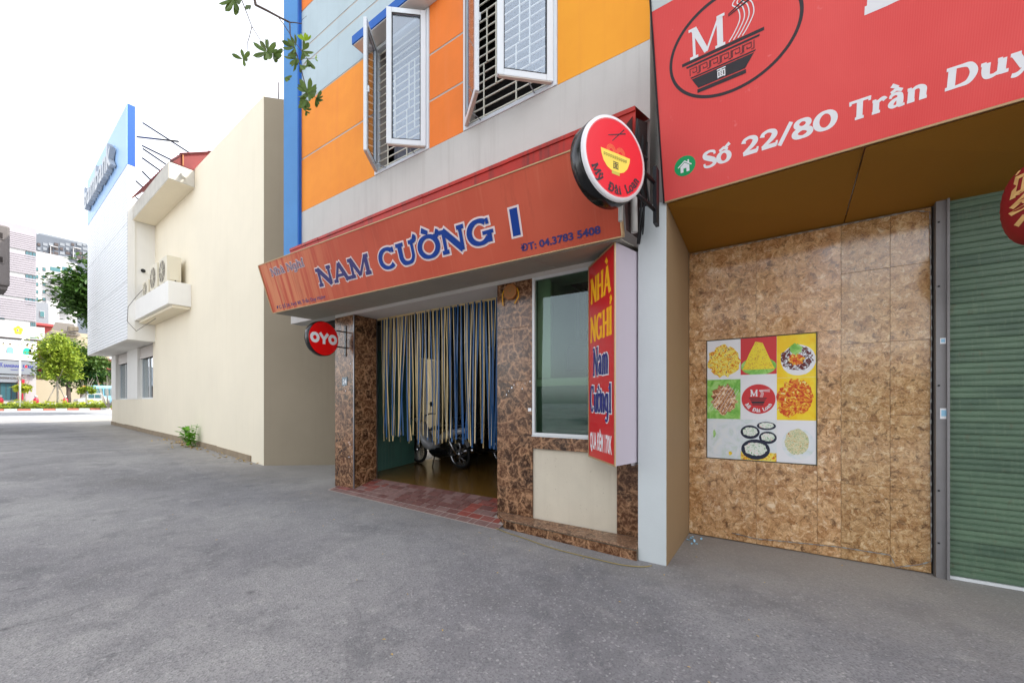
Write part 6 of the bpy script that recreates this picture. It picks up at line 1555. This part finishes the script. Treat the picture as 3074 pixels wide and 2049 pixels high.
# lower houses
h1 = thing('townhouse', 'plain pale townhouse with one teal window behind the red roofs', 'building', loc=(-90, 11, .9))
fx(-84, 100, 146, 908, 1209, 8, h1, 'wall', 'far_grey_light'); w_ = fx(-84, 119, 134, 933, 952, .1, h1, 'window', 'far_white', .06); fx(-84, 120.5, 132.5, 934.5, 950.5, .1, w_, 'pane', 'far_teal', .1)
fx(-86, 140, 178, 905, 1209, 8, h1, 'wall', 'far_white')
h2_ = thing('red_roof_house', 'low house with salmon red walls and red tin roof beyond the trees', 'building', loc=(-74, 9, .9))
fx(-74, 104, 168, 972, 1209, 8, h2_, 'wall', 'far_roof_red')
a = on_x(104, 972, -74); b = on_x(170, 972, -74); tz = on_x(137, 958, -74).z
m = MB(); m.ngon([(-73.6, a.y-.2, a.z), (-73.6, b.y+.2, a.z), (-78, b.y+.1, tz), (-78, a.y-.1, tz)]); m.quad((-73.6, a.y-.2, a.z-.15), (-73.6, b.y+.2, a.z-.15), (-73.6, b.y+.2, a.z), (-73.6, a.y-.2, a.z)); m.build('roof', 'far_roof_red', h2_)
h3_ = thing('tiled_roof_house', 'house with steep dark grey roof between the trees', 'building', loc=(-68, 10, .9))
a = on_x(148, 1000, -68); b = on_x(240, 1000, -68); z1_ = on_x(190, 962, -68).z; z0_ = a.z
m = MB(); m.quad((-67.6, a.y, z0_), (-67.6, b.y, z0_), (-70, b.y-.2, z1_), (-70, a.y+.7, z1_)); m.build('roof', 'far_roof_grey', h3_)
fx(-68, 152, 330, 1000, 1209, 6, h3_, 'wall', 'far_cream'); w_ = fx(-68, 203, 234, 982, 993, .1, h3_, 'dormer', 'far_dark', .4)
for k in range(8): fx(-68, 204+3.8*k, 205.2+3.8*k, 981, 993, .1, w_, 'dormer_bar', 'far_cream', .46)
# orange shop and shophouses behind the drooping tree
os_ = thing('orange_shop', 'shop with bright orange pillars under the drooping tree', 'building', loc=(-64, 12, .9))
fx(-64, 236, 380, 1075, 1209, 5, os_, 'wall', 'far_dark'); fx(-64, 236, 380, 1080, 1108, .2, os_, 'sign_band', 'far_roof_red', .5)
for u in (243, 291): fx(-64, u, u+10, 1122, 1165, .2, os_, 'pillar', 'far_orange', .4)
fx(-64, 256, 278, 1130, 1160, .1, os_, 'window', 'far_grey_light', .1)
wl_ = thing('boundary_wall', 'pale boundary wall with railing behind the propped young tree', 'wall', loc=(-63, 8, .9))
fx(-63, 108, 240, 1140, 1209, .3, wl_, 'wall', 'far_cream')
for k in range(34): fx(-63, 110+3.8*k, 111+3.8*k, 1122, 1140, .05, wl_, 'railing_bar', 'far_dark', .0)
# bus, car, motorbikes in the far lane
def vehicle(name, label, cat, X, u0, u1, v0, v1, body, grp=None):
    a = on_x(u0, 1209, X); b = on_x(u1, 1209, X); z0 = .92; z1 = on_x((u0+u1)/2, v0, X).z; L = b.y-a.y
    vh = thing(name, label, cat, grp, loc=(X, (a.y+b.y)/2, z0))
    if cat == 'bus':
        MB().box(X-2.4, X, a.y, b.y, z0+.35, z1).build('body', body, vh, bevel=.12)
        n_ = 5
        for k in range(n_): MB().box(X-.01, X+.02, a.y+.15+(L-.3)*k/n_, a.y+.1+(L-.3)*(k+1)/n_, z0+.35+(z1-z0)*.42, z1-.28).build('window', 'far_glass', vh)
        hts = .45
    else:
        H = z1-z0; m = MB()
        prof = [(0, .25), (0, .6), (.06, .66), (.2, .68), (.32, .98), (.72, 1.0), (.9, .68), (1, .62), (1, .25)]
        m.v = [Vector((X, a.y+p_[0]*L, z0+p_[1]*H)) for p_ in prof]+[Vector((X-1.6, a.y+p_[0]*L, z0+p_[1]*H)) for p_ in prof]; n_ = len(prof)
        m.f = [tuple(range(n_)), tuple(range(2*n_-1, n_-1, -1))]+[(k, n_+k, n_+(k+1) % n_, (k+1) % n_) for k in range(n_)]; m.sm = [False]*len(m.f)
        m.build('body', body, vh, bevel=.05)
        for (f0, f1) in ((.33, .51), (.53, .72)): MB().box(X-.01, X+.015, a.y+f0*L, a.y+f1*L, z0+.7*H, z0+.93*H).build('window', 'far_glass', vh)
        hts = .32
    for f in (.18, .82):
        m = MB(); m.lathe([(0, .03), (hts*.6, .03), (hts, .02), (hts, -.2), (0, -.2)], (X, a.y+f*L, z0+hts), (1, 0, 0), 20); w2 = m.build('wheel', 'tyre', vh)
        m = MB(); m.disc(Fr((X+.032, a.y+f*L, z0+hts), (0, 1, 0), (0, 0, 1)), 0, 0, hts*.55, h=.001, n=16); m.build('rim', 'chrome', w2)
    return vh
vehicle('city_bus', 'pale blue city bus passing in the far lane beyond the hedge', 'bus', -54.0, 278, 420, 1158, 1205, 'bus_blue')
vehicle('parked_car', 'silver car standing in the far lane in front of the bus', 'car', -52.6, 232, 330, 1180, 1205, 'car_silver')
for i_, (u, sh, lb) in enumerate(((112, 'far_red', 'red shirted rider on a motorbike near the red pillars'), (200, 'far_red', 'rider in red on a motorbike behind the props'), (6, 'far_red', 'rider on a motorbike at the far left edge'))):
    X = -53.0; c = on_x(u, 1209, X); y0 = c.y
    rd = thing('motorbike_rider', lb, 'motorbike', 'motorbikes in the far lane', loc=(X, y0, .92))
    for s in (-.3, .3): m = MB(); m.lathe([(.13, .03), (.21, .03), (.21, -.03), (.13, -.03)], (X, y0+s, .92+.21), (1, 0, 0), 14); m.build('wheel', 'tyre', rd)
    m = MB(); m.tube([(X, y0-.32, 1.35), (X, y0, 1.3), (X, y0+.25, 1.45)], [.09, .12, .06], 8); m.build('body', 'bike_silver', rd)
    m = MB(); m.lathe([(.06, 0), (.15, .05), (.17, .3), (.13, .5), (.05, .55), (.06, .6)], (X, y0-.08, 1.38), (0, 0, 1), 10); m.build('person', sh, rd)
    m = MB(); m.lathe([(0, -.1), (.08, -.08), (.1, 0), (.09, .08), (0, .12)], (X, y0-.08, 2.05), (0, 0, 1), 10); m.build('helmet', 'far_white', rd)
# grey bay of the house on the near left
by = thing('bay_house', 'dark grey projecting bay with small windows at the left edge', 'building', loc=(-24.5, .5, gz(-24)))
MB().box(-28, -24.12, -3.0, 1.0, .2, 9.0).build('wall', 'bay_grey', by)
MB().box(-25.6, -24.1, 1.001, 1.93, 5.9, 8.16).build('bay', 'bay_grey', by, bevel=.06)
MB().box(-25.5, -24.2, 1.001, 1.88, 5.78, 5.899).build('bay_base', 'bay_grey', by)
for z in (6.85, 7.75):
    w_ = MB().box(-24.11, -24.08, 1.5, 1.80, z-.14, z+.14).build('window', 'bay_grey', by); MB().box(-24.085, -24.07, 1.54, 1.76, z-.1, z+.1).build('pane', 'interior_dark', w_)

# ================================================================ across the alley, behind the camera: what the polished tiles and panes mirror
oh = thing('opposite_house', 'unseen balconied house across the lane, shaped to block and band the sky mirrored in the tiles', 'building', loc=(5, -17, 0))
MB().box(-9, 1.6, -20, -15, 0, 11).build('wall', 'far_lilac', oh)  # tall mass shaped to keep the sky reflection off the left tiles
MB().box(1.601, 13, -20, -15, 0, 4.0).build('wall', 'far_lilac', oh)
for r in range(3):
    z = 3.2+2.6*r
    MB().box(-8.6, 1.5, -14.99, -14.0, z, z+.16).build('balcony', 'far_lilac', oh); MB().box(-8.6, 1.5, -14.1, -14.0, z+.161, z+.9).build('balcony_rail', 'far_white', oh)
    for k in range(3):
        w_ = MB().box(-8.0+2.9*k, -6.3+2.9*k, -14.998, -14.93, z+.2, z+2.1).build('window', 'far_dark', oh)
        for j in range(2): MB().box(-7.9+2.9*k+.8*j, -7.2+2.9*k+.8*j, -14.929, -14.9, z+.28, z+2.0).build('pane', 'far_glass', w_)
for z in (5.0, 5.9, 6.9): MB().box(1.7, 13, -16, -15, z, z+.3).build('reflection_slab', 'far_lilac', oh)  # slabs added to cut the mirrored sky into bands
for x in (1.9, 4.2, 5.0, 8.0, 12.5): MB().box(x, x+.2, -15.9, -15.7, 4.001, 7.19).build('reflection_post', 'far_lilac', oh)
ohh = thing('hedge', 'clipped green hedge across the lane, mirrored low in the tiles', 'hedge', loc=(4, -11, 0))
q = random.Random(77); m = MB()
for _ in range(3500): leafquad(m, Vector((q.uniform(-6, 13), q.uniform(-11.6, -10.6), q.uniform(0.1, 2.6))), Vector((q.uniform(-1, 1), q.uniform(-1, 1), q.uniform(-.3, 1))), Vector((0, 0, 1)), q.uniform(.2, .4), q.uniform(.15, .25))
m.build('foliage', 'leaf_mid', ohh)
